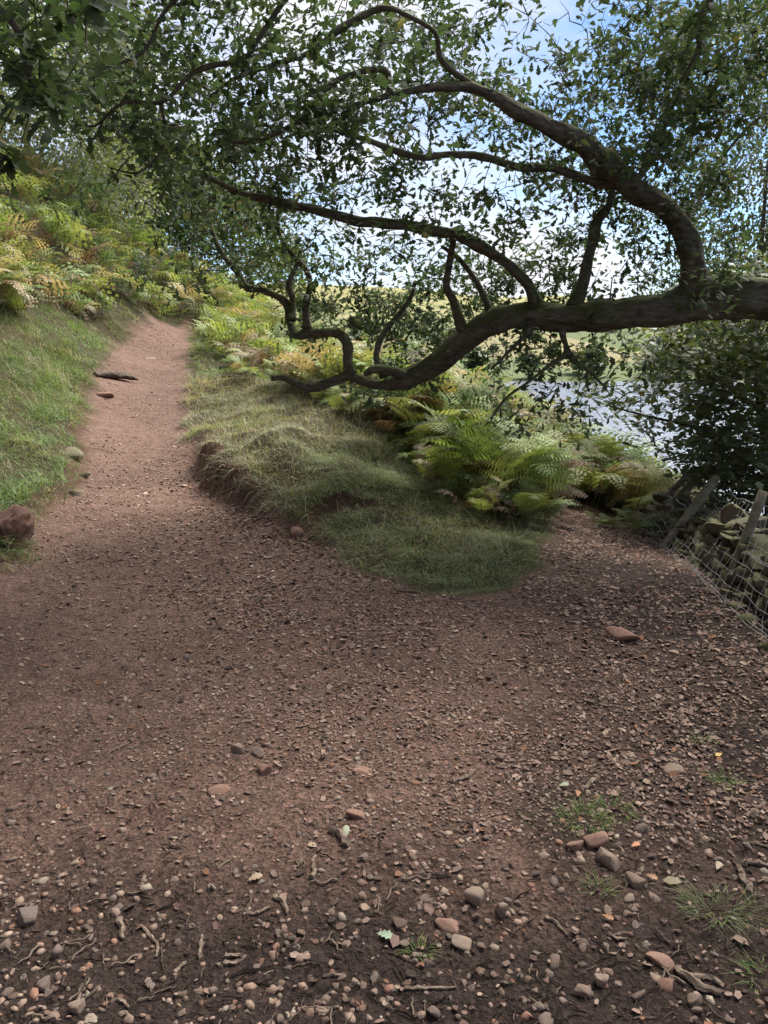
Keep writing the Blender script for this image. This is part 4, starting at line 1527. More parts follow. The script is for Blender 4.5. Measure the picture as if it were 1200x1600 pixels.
# short lawn in front of the right path
grass_patch(60000, (-.8, 2.0, 4.5, 8.0), 'mid', lambda x, y, d: .03 + .045 * vnoise(x, y, .5, 85) + .02 * sstep(.3, 1.0, d), .0045,
            [(.24, .22, .12), (.13, .19, .07), (.19, .23, .10), (.22, .25, .12), G2], [.2, .45, .62, .8], .5, tuft=.07)
# grass running up both sides of the upper path
grass_patch(16000, (-7.5, -2.5, 12, 23), 'mid', lambda x, y, d: .22 + 0 * x, .009, [DRY, G1, G2, G3], [.3, .55, .75], .5, dens=lambda x, y, d: sstep(1.3, .4, d))
grass_patch(14000, (-9.5, -4, 14, 23), 'left', lambda x, y, d: .22 + 0 * x, .009, [DRY, G1, G2, G3], [.3, .55, .75], .5, dens=lambda x, y, d: sstep(1.5, .5, d))
# bright tuft on the crest of the earth bank and roots hanging down its face
ep = [np.array(MID[k]) for k in (4, 5, 6, 7, 8, 9)]
for k in range(len(ep) - 1):
    a, b = ep[k], ep[k + 1]
    nb = 90
    t = rng.random(nb)
    q = a[None] + (b - a)[None] * t[:, None]
    nrm = np.array([(b - a)[1], -(b - a)[0]])
    nrm /= np.linalg.norm(nrm)
    if inside(MID_POLY, np.array([(a + b)[0] / 2 + nrm[0] * .2]), np.array([(a + b)[1] / 2 + nrm[1] * .2]))[0]:
        nrm = -nrm
    q = q - nrm * rng.uniform(.07, .17, (nb, 1))
    yaw = math.atan2(nrm[1], nrm[0]) + rng.normal(0, .4, nb)
    R = rot_zyx(yaw, rng.uniform(.7, 1.5, nb), rng.normal(0, .3, nb))
    Ls = rng.uniform(.08, .22, nb)
    C = np.array([DRY, DRY2, (.10, .06, .035), G1])[rng.choice(4, nb, p=[.3, .3, .25, .15])] * rng.uniform(.6, 1.2, (nb, 1))
    scatter(gbag, *BLADES[2], R, np.column_stack([q, H(q[:, 0], q[:, 1]) + .0]), np.stack([Ls, np.full(nb, .0045), Ls], 1), C)
# dead flower stalks standing above the grass
for (n_, box, reg_) in ((900, (-3.6, 1.2, 5.4, 11), 1), (500, (-6.5, -2.6, 5.2, 13), 0)):
    x = rng.uniform(box[0], box[1], n_)
    y = rng.uniform(box[2], box[3], n_)
    d = regions(x, y)[1 - reg_]
    k = d > .12
    x, y = x[k], y[k]
    m = len(x)
    Ls = rng.uniform(.2, .42, m)
    scatter(gbag, *BLADES[0], rot_zyx(rng.uniform(0, 6.28, m), np.abs(rng.normal(.35, .3, m)), rng.normal(0, .2, m)), np.stack([x, y, H(x, y) - .01], 1),
            np.stack([Ls, np.full(m, .004), Ls], 1), np.array((.40, .33, .2)) * rng.uniform(.7, 1.1, (m, 1)))
print('grass tris', sum(len(f) for f in gbag.F))
tag(link('grass', gbag.mesh('grass', M_GRASS, smooth=False)), 'long tufted green and straw grass on the banks', 'grass', kind='stuff')


def tuft(px, py, n, L, spread, label, green=(.12, .19, .05)):
    p = on_ground(px, py)
    b = Bag()
    a = rng.uniform(0, 6.28, n)
    r = spread * np.sqrt(rng.random(n))
    T = np.stack([np.cos(a) * r, np.sin(a) * r * .7, np.zeros(n)], 1)
    T[:, 2] = H(T[:, 0] + p[0], T[:, 1] + p[1]) - p[2] - .005
    R = rot_zyx(a + rng.normal(0, .7, n), np.abs(rng.normal(.5, .3, n)), rng.normal(0, .2, n))
    Ls = L * rng.uniform(.5, 1.2, n)
    C = np.array(green) * rng.uniform(.6, 1.3, (n, 1)) * np.where(rng.random((n, 1)) < .12, np.array([[1.7, 1.1, 1.2]]), 1)
    scatter(b, *BLADES[1], R, T, np.stack([Ls, np.full(n, .0032), Ls], 1), C)
    root = thing('grass_tuft', label, 'grass tuft', p, 'grass tufts growing in the dirt')
    tag(link('blades', b.mesh('tuft', M_GRASS, smooth=False), root), kind='stuff')


tuft(912, 1285, 120, .075, .075, 'largest bright green grass tuft just above the orange stone in the dirt')
tuft(955, 1272, 90, .065, .065, 'green grass tuft touching the right side of the largest tuft')
tuft(925, 1310, 45, .045, .05, 'sparse low grass tuft between the largest tuft and the orange stone', (.13, .16, .06))
tuft(1132, 1230, 45, .07, .03, 'small upright grass tuft below the yellow leaf on the right')
tuft(1098, 1162, 40, .06, .035, 'faint grass tuft left of the yellow leaf on the right')
tuft(655, 1490, 40, .05, .025, 'tiny grass tuft beside the pale green fallen leaf at the bottom')
tuft(935, 1395, 40, .06, .035, 'thin grass tuft in the dirt below the brown block stone')
tuft(1115, 1425, 120, .085, .08, 'wide spiky pale green grass tuft left of the forked stick', (.14, .175, .075))
tuft(1195, 1540, 60, .07, .05, 'grass tuft cut by the lower right edge of the picture')
tuft(840, 1285, 25, .04, .05, 'few scattered grass blades left of the largest tuft', (.12, .15, .06))
tuft(1185, 1430, 50, .06, .06, 'dull grass tuft right below the forked stick', (.13, .14, .06))
tuft(1030, 1100, 35, .04, .07, 'thin patch of grass blades below the flat red stone', (.12, .15, .06))

# ------------------------------------------------------------------ stones
def rock(seed, sub=2, jag=.22, flat=.7, stretch=1.3, facet=0.0, box=1.0):
    import bmesh
    rg = np.random.default_rng(seed)
    bm = bmesh.new()
    bmesh.ops.create_icosphere(bm, subdivisions=sub, radius=1)
    V = np.array([v.co[:] for v in bm.verts])
    F = np.array([[q.index for q in f.verts] for f in bm.faces])
    bm.free()
    V = np.sign(V) * np.abs(V) ** box
    V = V / np.abs(V).max() * 1.05
    nc = 7 + int(6 * facet)
    ax = rg.normal(0, 1, (nc, 3))
    ax /= np.linalg.norm(ax, axis=1, keepdims=True)
    cut = rg.uniform(.62 - .22 * facet, .95 - .2 * facet, nc)
    for a, c in zip(ax, cut):
        d = V @ a
        ex = np.maximum(0, d - c)
        V = V - a * (ex * (.8 + .2 * facet))[:, None]
    V = V * (1 + rg.normal(0, jag * .22, (len(V), 1)))
    V = V * np.array([stretch, 1, flat])
    return V, F


PEBS = [new_mesh('pebble', *rock(500 + k, 2, .10, rg_f, rg_s, .8, .7), M_PEB) for k, (rg_f, rg_s) in enumerate([(.6, 1.2), (.7, 1.4), (.55, 1.05), (.8, 1.3), (.5, 1.6), (.65, 1.15), (.75, 1.0), (.6, 1.5)])]


def stone_obj(name, me_, p, size, yaw, label, cat, group=None, tilt=(0, 0), sink=.25, scl=(1, 1, 1)):
    o = link(name, me_, None, (p[0], p[1], p[2] + size * scl[2] * (.62 - sink)))
    o.scale = (size * scl[0], size * scl[1], size * scl[2])
    o.rotation_euler = (tilt[0], tilt[1], yaw)
    return tag(o, label, cat, group)


def px_size(px, py, w):
    p = on_ground(px, py)
    rel = p - np.array([0, 0, CAM_Z])
    f = rel[1] * CP - rel[2] * SP
    return p, w / FPX * f


# single stones that stand out: px, py, width px, material, flat, stretch, yaw, label
named = [
    (970, 998, 50, M_SAND, .5, 1.5, .05, 'flat wedge-shaped red sandstone alone on the right path'),
    (566, 1210, 34, M_SAND, .3, 1.4, -.5, 'triangular flat reddish stone in the middle of the dirt'),
    (930, 1325, 36, M_SAND, .6, 1.2, .3, 'orange-red rounded stone just above the brown block stone'),
    (897, 1333, 28, M_SAND, .6, 1.1, -.3, 'dull pink stone left of the orange-red stone'),
    (950, 1358, 42, M_BROWNSTONE, .7, 1.3, -.5, 'large brown block stone beside the orange-red stone'),
    (1030, 1512, 44, M_SAND, .5, 1.6, -1.1, 'long rusty red slab leaning up at lower right'),
    (1042, 1545, 28, M_SAND, .5, 1.1, .2, 'small rusty stone tucked under the red slab'),
    (1085, 1570, 26, M_PEB, .8, 1.2, 1.2, 'upright lilac-grey stone below the split stick'),
    (697, 1447, 42, M_SAND, .5, 1.7, -.3, 'long pale pinkish stone at bottom centre'),
    (717, 1485, 32, M_PEB, .5, 1.2, -.2, 'grey-pink oval stone under the long pale stone'),
    (740, 1410, 30, M_BROWNSTONE, .8, 1.1, -.4, 'squarish beige stone above the long pale stone'),
    (1004, 1298, 26, M_PEB, .6, 1.3, -.3, 'smooth mauve stone right of the largest grass tuft'),
    (1052, 1205, 32, M_BROWNSTONE, .35, 1.7, .0, 'long flat buff stone left of the yellow leaf'),
    (994, 1388, 26, M_PEB, .8, 1.1, .3, 'grey-brown stone at the end of the dark stick'),
    (945, 1492, 18, M_BROWNSTONE, .9, 1.5, 1.4, 'pale yellowish stone standing above the grey cornered stone'),
    (940, 1547, 26, M_BROWNSTONE, .8, 1.1, .3, 'cornered pale grey stone near the bottom right'),
    (909, 1562, 28, M_PEB, .8, 1.1, -.5, 'dark mauve cornered stone near the bottom right'),
    (624, 1449, 22, M_PEB, .7, 1.2, .3, 'grey pyramid-shaped stone left of the long pale stone'),
    (784, 1434, 20, M_BROWNSTONE, .9, 1.0, .1, 'upright cube-like stone right of the squarish beige stone'),
    (373, 1178, 24, M_BROWNSTONE, .7, 1.2, .4, 'tan stone left of the twin grey stones in the middle dirt'),
    (403, 1180, 26, M_PEB, .5, 1.3, -.4, 'twin grey-lilac flat stones in the middle dirt'),
    (413, 1210, 24, M_SAND, .7, 1.2, .3, 'pink stone below the twin grey-lilac stones'),
    (336, 1241, 36, M_SAND, .35, 1.9, .25, 'long thin pink-brown flat stone left of centre'),
    (558, 1280, 34, M_SAND, .5, 1.6, -.3, 'long brown-pink stone just above the mossy stick'),
    (44, 1440, 30, M_PEB, .6, 1.2, .5, 'grey-brown stone near the left edge beside a pink one'),
    (90, 1495, 22, M_PEB, .8, 1.2, 1.2, 'tall brown stone at lower left'),
    (121, 1588, 26, M_BROWNSTONE, .8, 1.1, .3, 'buff stone cut by the bottom edge at lower left'),
    (70, 1552, 22, M_PEB, .8, 1.1, .6, 'grey stone above the bottom edge at lower left'),
    (465, 833, 20, M_SAND, .7, 1.3, .0, 'orange-red stone at the foot of the undercut grass bank'),
    (165, 618, 30, M_SAND, .5, 1.4, .1, 'flat pinkish stone below the rotten log on the left path'),
    (235, 561, 18, M_BROWNSTONE, .4, 1.6, .0, 'pale flat stone in the middle of the upper left path'),
    (105, 705, 36, M_EDGE, .45, 1.4, .4, 'uppermost flat grey stone in the grassy edge of the left path'),
    (122, 742, 34, M_EDGE, .4, 1.5, .2, 'middle flat grey stone in the grassy edge of the left path'),
    (112, 772, 40, M_EDGE, .45, 1.4, -.2, 'lowest flat stone in the grassy edge of the left path'),
]
for k, (px, py, w, mt, fl, stt, yaw, lab) in enumerate(named):
    p, s = px_size(px, py, w)
    V, F = rock(700 + k, 3, .05, fl * 1.35, stt, facet=.6, box=.5)
    V = V / (V[:, 0].max() - V[:, 0].min())
    me_ = new_mesh('stone', V, F, mt)
    hz = V[:, 2].max() - V[:, 2].min()
    o = link('stone', me_, None, (p[0], p[1], p[2] + s * hz * (-.15 if py < 640 else (-.3 if py < 800 else .18))))
    o.scale = (s, s, s)
    o.rotation_euler = (rng.normal(0, .1), rng.normal(0, .1), yaw)
    tag(o, lab, 'stone')

# reddish boulder at the left edge
p, s = px_size(8, 850, 66)
V, F = rock(801, 4, .03, .95, 1.0, .3, .8)
V = V / (V[:, 0].max() - V[:, 0].min())
M_EARTHY = stone_mat('earthy_stone', [(0, (.095, .05, .036)), (1, (.115, .062, .045))], scale=9)
V = V * (1 + .30 * (vnoise(V[:, 0] + V[:, 2] + 9, V[:, 1] - V[:, 2] + 9, .22, 99)[:, None] - .5) + .16 * (vnoise(V[:, 0] - V[:, 2] + 9, V[:, 1] + V[:, 2] + 9, .07, 98)[:, None] - .5))
o = link('boulder', new_mesh('boulder', V, F, M_EARTHY), None, (p[0] - .03, p[1] + .12, p[2] + .05))
o.scale = (s * 1.15, s * 1.1, s * 1.15)
tag(o, 'red-brown earthy boulder half buried at the left edge of the picture', 'boulder')

# loose pebbles, 260 individuals
rng = np.random.default_rng(66)
cnt = 0
while cnt < 290:
    yv = 1.25 + 2.6 * rng.random() ** 2.0
    xv = rng.uniform(-1, 1) * (.52 * (yv + 1.0) + .1)
    if rng.random() > .35 + .65 * vnoise(np.array([xv]), np.array([yv]), .35, 90)[0] ** .7:
        continue
    sz = min(.026, .0135 * math.exp(rng.normal(.05, .3)))
    z_ = float(H(xv, yv))
    lower = yv < 1.95
    o = link('pebble', PEBS[int(rng.integers(8))], None, (xv, yv, z_ + sz * .08))
    o.scale = (sz * rng.uniform(.8, 1.2), sz * rng.uniform(.8, 1.1), sz * rng.uniform(.7, 1.1))
    o.rotation_euler = (rng.normal(0, .3), rng.normal(0, .3), rng.uniform(0, 6.28))
    side = 'left' if xv < -.28 else ('right' if xv > .34 else 'centre')
    tag(o, ('small rounded pinkish brown pebble among the sticks at the bottom ' if lower else 'small pinkish pebble on the bare dirt above the sticks, ') + side, 'pebble',
        ('pebbles among the sticks, ' if lower else 'pebbles on the bare dirt, ') + side)
    cnt += 1

# gravel: uncountable small stones
GR = [rock(900 + k, 1, .25, f, s) for k, (f, s) in enumerate([(.5, 1.3), (.7, 1.1), (.4, 1.6), (.6, 1.4)])]
PAL = np.array([(.21, .135, .10), (.25, .175, .135), (.18, .135, .11), (.29, .21, .155), (.24, .13, .09), (.32, .26, .20)])


def ground_points(n, y0, y1, pw, margin=.7):
    y = y0 + (y1 - y0) * rng.random(n) ** pw
    x = rng.uniform(-1, 1, n) * (.52 * (y + .35) + margin)
    return x, y


gb = Bag()
x, y = ground_points(30000, 1.1, 8.5, 1.5)
dm, dl, _, _ = regions(x, y)
hum_shade = humus_shade_at(x, y)
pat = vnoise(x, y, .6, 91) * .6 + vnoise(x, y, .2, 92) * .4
pr = (.15 + 1.0 * sstep(.38, .62, pat)) * (1 - .25 * hum_shade)
pr = np.where((dm > -.02) | (dl > -.02) | (x > 2.3 + .05 * y), 0, pr)
k = rng.random(len(x)) < pr
x, y = x[k], y[k]
n = len(x)
sz = .0052 * np.exp(rng.normal(0, .42, n)) * (1 + .04 * y) * (1 + .35 * sstep(2.6, 1.6, y))
sz = np.minimum(sz, .015)
T = np.stack([x, y, H(x, y) + sz * .02], 1)
R = rot_zyx(rng.uniform(0, 6.28, n), rng.normal(0, .3, n), rng.normal(0, .3, n))
C = PAL[rng.choice(6, n, p=[.27, .25, .2, .13, .1, .05])] * rng.uniform(.65, 1.2, (n, 1))
w = rng.integers(0, 4, n)
for q in range(4):
    scatter(gb, *GR[q], R[w == q], T[w == q], sz[w == q], C[w == q])
# coarse shingle near the camera
x, y = ground_points(3400, 1.1, 3.2, 2.1)
pat = vnoise(x, y, .45, 97) * .6 + vnoise(x, y, .16, 98) * .4
k = rng.random(len(x)) < .12 + .88 * sstep(.40, .58, pat)
x, y = x[k], y[k]
n = len(x)
sz = np.minimum(.0098 * np.exp(rng.normal(0, .28, n)), .017)
T = np.stack([x, y, H(x, y) + sz * .05], 1)
R = rot_zyx(rng.uniform(0, 6.28, n), rng.normal(0, .3, n), rng.normal(0, .3, n))
C = PAL[rng.choice(6, n, p=[.27, .23, .25, .12, .08, .05])] * rng.uniform(.45, .92, (n, 1))
w = rng.integers(0, 4, n)
GR2 = [rock(940 + q, 2, .10, f, s_, .7, .75) for q, (f, s_) in enumerate([(.6, 1.25), (.7, 1.1), (.5, 1.5), (.65, 1.35)])]
for q in range(4):
    scatter(gb, *GR2[q], R[w == q], T[w == q], sz[w == q], C[w == q])
# grit on the rising path, further off
x = rng.uniform(-6.5, -1.5, 9000)
y = rng.uniform(6, 20, 9000)
dm, dl, _, _ = regions(x, y)
k = (dm < -.03) & (dl < -.03)
x, y = x[k], y[k]
n = len(x)
sz = .008 * np.exp(rng.normal(0, .4, n))
scatter(gb, *GR[2], rot_zyx(rng.uniform(0, 6.28, n), rng.normal(0, .2, n), rng.normal(0, .2, n)), np.stack([x, y, H(x, y) + sz * .1], 1), sz,
        PAL[rng.choice(6, n)] * rng.uniform(.7, 1.15, (n, 1)))
print('gravel tris', sum(len(f) for f in gb.F))
tag(link('gravel', gb.mesh('gravel', M_GRAVEL)), 'fine pinkish gravel strewn over the dirt', 'gravel', kind='stuff')

# leaf and bark litter
CHIP_V = np.array([(-.5, -.28, 0), (.1, -.38, .06), (.55, -.05, .02), (.2, .34, .08), (-.45, .22, .03)], float)
CHIP_F = np.array([[0, 1, 2], [0, 2, 3], [0, 3, 4]])
ST_V, ST_F = tube(np.array([(-.5, 0, 0, .035), (-.1, .05, .05, .04), (.25, -.02, .04, .035), (.5, .04, 0, .02)]), 3, cap=False)
lb = Bag()
x, y = ground_points(70000, 1.05, 9.5, 1.15)
dm, dl, _, _ = regions(x, y)
hum_shade = humus_shade_at(x, y)
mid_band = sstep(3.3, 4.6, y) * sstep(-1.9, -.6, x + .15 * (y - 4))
pr = np.clip(.12 + .55 * hum_shade + .6 * mid_band, 0, 1) * (.4 + .9 * sstep(.3, .6, vnoise(x, y, .4, 93)))
pr = np.where((dm > .02) | (dl > .02) | (x > 2.6 + .05 * y), 0, pr) * (.22 + .78 * sstep(2.2, 3.2, y + .5 * x))
k = rng.random(len(x)) < pr
x, y, hum_shade = x[k], y[k], hum_shade[k]
n = len(x)
sz = np.minimum(.009 * np.exp(rng.normal(0, .45, n)) * (1 + .22 * y), .038)
T = np.stack([x, y, H(x, y) + .004 + rng.random(n) * .006], 1)
LPAL = np.array([(.24, .155, .125), (.14, .09, .072), (.31, .22, .175), (.07, .05, .04), (.30, .22, .16), (.24, .12, .07)])
C = LPAL[rng.choice(6, n, p=[.27, .25, .2, .13, .09, .06])] * rng.uniform(.6, 1.05, (n, 1))
R = rot_zyx(rng.uniform(0, 6.28, n), rng.normal(0, .25, n), rng.normal(0, .25, n))
scatter(lb, CHIP_V, CHIP_F, R, T, sz, C)
# fine flakes over the trodden middle
x, y = ground_points(52000, 2.2, 8.0, 1.1)
dm, dl, _, _ = regions(x, y)
pr = (.10 + .9 * sstep(-1.7, .2, x + .25 * (y - 3))) * (.25 + .9 * sstep(.35, .6, vnoise(x, y, .3, 94) * .6 + vnoise(x, y, 1.1, 96) * .4))
pr = np.where((dm > .02) | (dl > .02) | (x > 2.6 + .05 * y), 0, pr)
k = rng.random(len(x)) < pr
x, y = x[k], y[k]
n = len(x)
sz = .0085 * np.exp(rng.normal(0, .4, n)) * (1 + .12 * y)
C = LPAL[rng.choice(6, n, p=[.3, .16, .3, .08, .12, .04])] * rng.uniform(.75, 1.25, (n, 1))
scatter(lb, CHIP_V * np.array([1, 1, 2.0]), CHIP_F, rot_zyx(rng.uniform(0, 6.28, n), rng.normal(0, .35, n), rng.normal(0, .35, n)), np.stack([x, y, H(x, y) + .004], 1), sz, C)
# crumbs of rotten twig where the soil is darkest
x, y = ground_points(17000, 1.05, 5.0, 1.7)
hum_shade = humus_shade_at(x, y)
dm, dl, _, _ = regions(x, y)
k = (rng.random(len(x)) < .15 + .75 * hum_shade) & (dm < 0) & (dl < 0)
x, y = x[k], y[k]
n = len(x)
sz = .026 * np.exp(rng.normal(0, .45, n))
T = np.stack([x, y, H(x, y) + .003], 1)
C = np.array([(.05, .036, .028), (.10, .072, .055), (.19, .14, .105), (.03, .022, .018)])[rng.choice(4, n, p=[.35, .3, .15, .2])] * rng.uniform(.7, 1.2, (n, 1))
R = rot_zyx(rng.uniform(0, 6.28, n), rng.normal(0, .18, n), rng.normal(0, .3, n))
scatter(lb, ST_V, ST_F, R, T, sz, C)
print('litter tris', sum(len(f) for f in lb.F))
tag(link('leaf_litter', lb.mesh('leaf_litter', M_LITTER, smooth=False)), 'brown bark chips and leaf fragments covering the dirt', 'litter', kind='stuff')

# ------------------------------------------------------------------ sticks and fallen leaves
def stick_mesh(name, pts, r, mat, seed, origin, taper=.6):
    P = np.array(pts, float)
    rad = np.linspace(r, r * taper, len(P)) * .8
    Q = catmull(np.column_stack([P - origin, rad]), max(.008, r * .8))
    jt = np.random.default_rng(seed + len(P))
    Q[1:-1, :3] += jt.normal(0, r * .16, (len(Q) - 2, 3))
    Q[:, 3] *= jt.uniform(.82, 1.15, len(Q))
    V, F = tube(Q, 7, .7, seed)
    return new_mesh(name, V, F, mat, smooth=False)


def stick(pxs, w, label, mat=None, cat='stick', lift=.6, group=None, taper=.6, name='stick'):
    ps = []
    for px, py in pxs:
        p, s = px_size(px, py, w)
        ps.append(p + np.array([0, 0, s * .5 * lift]))
    o_ = ps[0]
    me_ = stick_mesh(name, ps, s * .5, mat or M_STICK, len(label) % 7, o_, taper)
    return tag(link(name, me_, None, o_), label, cat, group)


stick([(516, 1298), (528, 1312), (545, 1327)], 17, 'short thick pale mossy stick lying in the middle of the dirt', taper=.95)
stick([(220, 1402), (222, 1388), (227, 1374)], 10, 'short pale stick lying upright at left in the dirt')
stick([(188, 1442), (190, 1460), (195, 1475)], 14, 'stubby grey stick beside the forked twig at lower left')
stick([(222, 1458), (238, 1470), (247, 1480), (244, 1502)], 8, 'bent elbow-shaped twig at lower left')
stick([(486, 1380), (492, 1368), (490, 1354), (494, 1346)], 10, 'small wavy stick below the mossy stick')
stick([(430, 1408), (447, 1420), (450, 1435)], 11, 'short crooked stick below the wavy stick')
stick([(380, 1436), (402, 1432), (422, 1426)], 8, 'thin straight stick left of the crooked stick')
stick([(340, 1360), (352, 1350), (363, 1342)], 6, 'thin dark twig on the bare dirt at left centre')
stick([(625, 1556), (670, 1556), (712, 1553)], 8, 'long thin straight twig along the bottom edge')
stick([(1056, 1524), (1085, 1542), (1124, 1565)], 17, 'long pale split stick beside the rusty red slab', taper=.8)
stick([(1070, 1530), (1100, 1540), (1125, 1552)], 14, 'shorter dark split stick behind the long pale one')
stick([(1155, 1360), (1160, 1378), (1172, 1395), (1170, 1408)], 15, 'thick crooked brown stick at the right edge', taper=.8)
stick([(1160, 1358), (1180, 1358), (1215, 1362)], 11, 'straight pale stick lying behind the crooked one at the right edge')
stick([(975, 1388), (990, 1378), (1005, 1366)], 12, 'dark short stick next to the brown block stone', taper=.9)
stick([(958, 1342), (968, 1350), (974, 1355)], 10, 'small pale stick laid on top of the brown block stone', lift=3.5)
stick([(950, 1462), (965, 1470), (977, 1478)], 8, 'thin brown stick above the rusty red slab')
stick([(852, 1440), (868, 1452), (888, 1468)], 8, 'thin grey stick left of the pale standing stone')
stick([(707, 1224), (725, 1222), (735, 1214), (745, 1205)], 9, 'curved grey stick above centre right')
stick([(905, 1240), (918, 1234), (930, 1226)], 11, 'short flat brown stick beside the orange fallen leaf')
stick([(912, 1098), (930, 1102), (952, 1106)], 8, 'pale stick lying along the right path')
stick([(1160, 1320), (1180, 1326), (1205, 1330)], 7, 'dark thin stick at the right edge above the pale stick')
stick([(270, 1535), (278, 1520), (292, 1508)], 10, 'dark stick near the bottom left corner')
stick([(315, 1500), (313, 1485), (316, 1474)], 10, 'upright brown stick at lower left centre')
stick([(352, 1500), (370, 1500), (382, 1497)], 9, 'upper one of two pale parallel sticks at the bottom')
stick([(350, 1512), (368, 1508), (385, 1506)], 9, 'lower one of two pale parallel sticks at the bottom')
stick([(505, 1527), (525, 1525), (542, 1528)], 8, 'pale forked stick on the pebbles at the bottom centre')
stick([(476, 1590), (505, 1588), (530, 1582)], 9, 'brown stick touching the bottom edge at centre')
stick([(175, 1572), (190, 1576), (202, 1582)], 8, 'thin pale stick at the bottom left')
stick([(620, 925), (650, 928), (668, 935)], 5, 'thin dark twig at the front edge of the lawn')
stick([(1078, 1000), (1040, 1005), (1010, 1000)], 5, 'thin dark twig behind the flat red stone')
# the rotten log across the left path
lp = []
for px, py, w in [(148, 588, 8), (162, 590, 12), (180, 593, 14), (198, 596, 13), (208, 598, 9), (217, 600, 3)]:
    p, s = px_size(px, py, w)
    lp.append((*(p + np.array([0, 0, s * .4])), s * .55))
lp = np.array(lp)
o_ = lp[0, :3].copy()
lp[:, :3] -= o_
V, F = tube(catmull(lp, .03), 14, .75, 4)
V[:, 2] = (V[:, 2]) * .7
tag(link('log', new_mesh('log', V, F, M_LOG), None, o_), 'dark rotten log lying across the left edge of the upper path', 'log')

# small unlabelled-look twigs, countable but alike
TW = []
for k in range(6):
    rg = np.random.default_rng(40 + k)
    pts = np.column_stack([np.linspace(-.5, .5, 6), rg.normal(0, .06, 6), np.abs(rg.normal(0, .02, 6)), np.linspace(.045, .025, 6)])
    V, F = tube(catmull(pts, .12), 6, .4, k)
    TW.append(new_mesh('twig', V, F, M_STICK))
for k in range(140):
    yv = 1.3 + 2.2 * rng.random() ** 1.9
    xv = rng.uniform(-1, 1) * (.52 * (yv + .5))
    o = link('twig', TW[k % 6], None, (xv, yv, float(H(xv, yv)) + .006))
    s = rng.uniform(.03, .085)
    o.scale = (s, s * rng.uniform(.8, 1.3), s)
    o.rotation_euler = (0, rng.normal(0, .08), rng.uniform(0, 6.28))
    side = 'left' if xv < -.28 else ('right' if xv > .34 else 'centre')
    tag(o, 'small broken brown twig scattered on the dirt at the ' + side, 'twig', 'small broken twigs, ' + side)


def fallen(px, py, w, col, label, yaw, shape=(OAKM_V, OAKM_F), tilt=.15):
    p, s = px_size(px, py, w)
    m = leaf_mat('fallen_leaf', .1, color=col)
    o = link('fallen_leaf', new_mesh('fallen_leaf', shape[0] - np.array([.5, 0, 0]), shape[1], m), None, (p[0], p[1], p[2] + .012))
    o.scale = (s, s * 1.1, s)
    o.rotation_euler = (tilt, -tilt, yaw)
    tag(o, label, 'leaf')


fallen(1122, 1186, 13, (.62, .40, .06), 'small bright yellow leaf on the dark dirt at right', .4, (OVAL_V, OVAL_F))
fallen(601, 1466, 30, (.20, .26, .18), 'pale green fallen leaf at bottom centre', -.4)
fallen(880, 1233, 18, (.33, .36, .24), 'pale greenish-white fallen leaf above the orange leaf', .2)
fallen(903, 1245, 17, (.42, .17, .07), 'orange-brown fallen leaf left of the short flat stick', 1.2)
fallen(992, 1328, 18, (.36, .14, .06), 'orange curled fallen leaf right of the orange-red stone', .4)
fallen(1017, 1377, 20, (.30, .15, .07), 'brown curled fallen leaf right of the dark stick', -.7)
fallen(1050, 1383, 28, (.26, .19, .11), 'pale tan oval fallen leaf right of the brown curled leaf', -.25, (OVAL_V, OVAL_F))
fallen(948, 1445, 20, (.34, .16, .06), 'orange fallen leaf above the rusty red slab', -.6)
fallen(1122, 1358, 22, (.25,.19,.13), 'pale buff fallen leaf left of the crooked stick', .9)
fallen(540, 1312, 24, (.24, .25, .16), 'grey-green fallen leaf tucked behind the mossy stick', 1.3, tilt=.5)
fallen(398, 1378, 26, (.27, .19, .12), 'tan crumpled fallen leaf left of the wavy stick', .5)

# ------------------------------------------------------------------ dry stone wall
WALL_LINE = np.array([(1.95, 2.6), (2.12, 3.5), (2.36, 4.7), (2.58, 6.0), (2.78, 7.4), (2.92, 8.3)])
wl_s = np.concatenate([[0], np.cumsum(np.linalg.norm(np.diff(WALL_LINE, axis=0), axis=1))])
rng = np.random.default_rng(77)
WB = np.array([2.4, 5.0, float(H(2.4, 5.0))])
wall = thing('dry_stone_wall', 'low tumbled mossy dry stone wall along the right path', 'wall', WB)
WS = [new_mesh('wall_stone', *rock(1000 + k, 3, .16, .8, 1.15, .9, .55), M_WALL) for k in range(12)]
WALL_LINE[:, 0] += .26


def wall_at(c):
    cx, cy = np.interp(c, wl_s, WALL_LINE[:, 0]), np.interp(c, wl_s, WALL_LINE[:, 1])
    ex, ey = np.interp([c - .05, c + .05], wl_s, WALL_LINE[:, 0]), np.interp([c - .05, c + .05], wl_s, WALL_LINE[:, 1])
    return cx, cy, math.atan2(ey[1] - ey[0], ex[1] - ex[0])


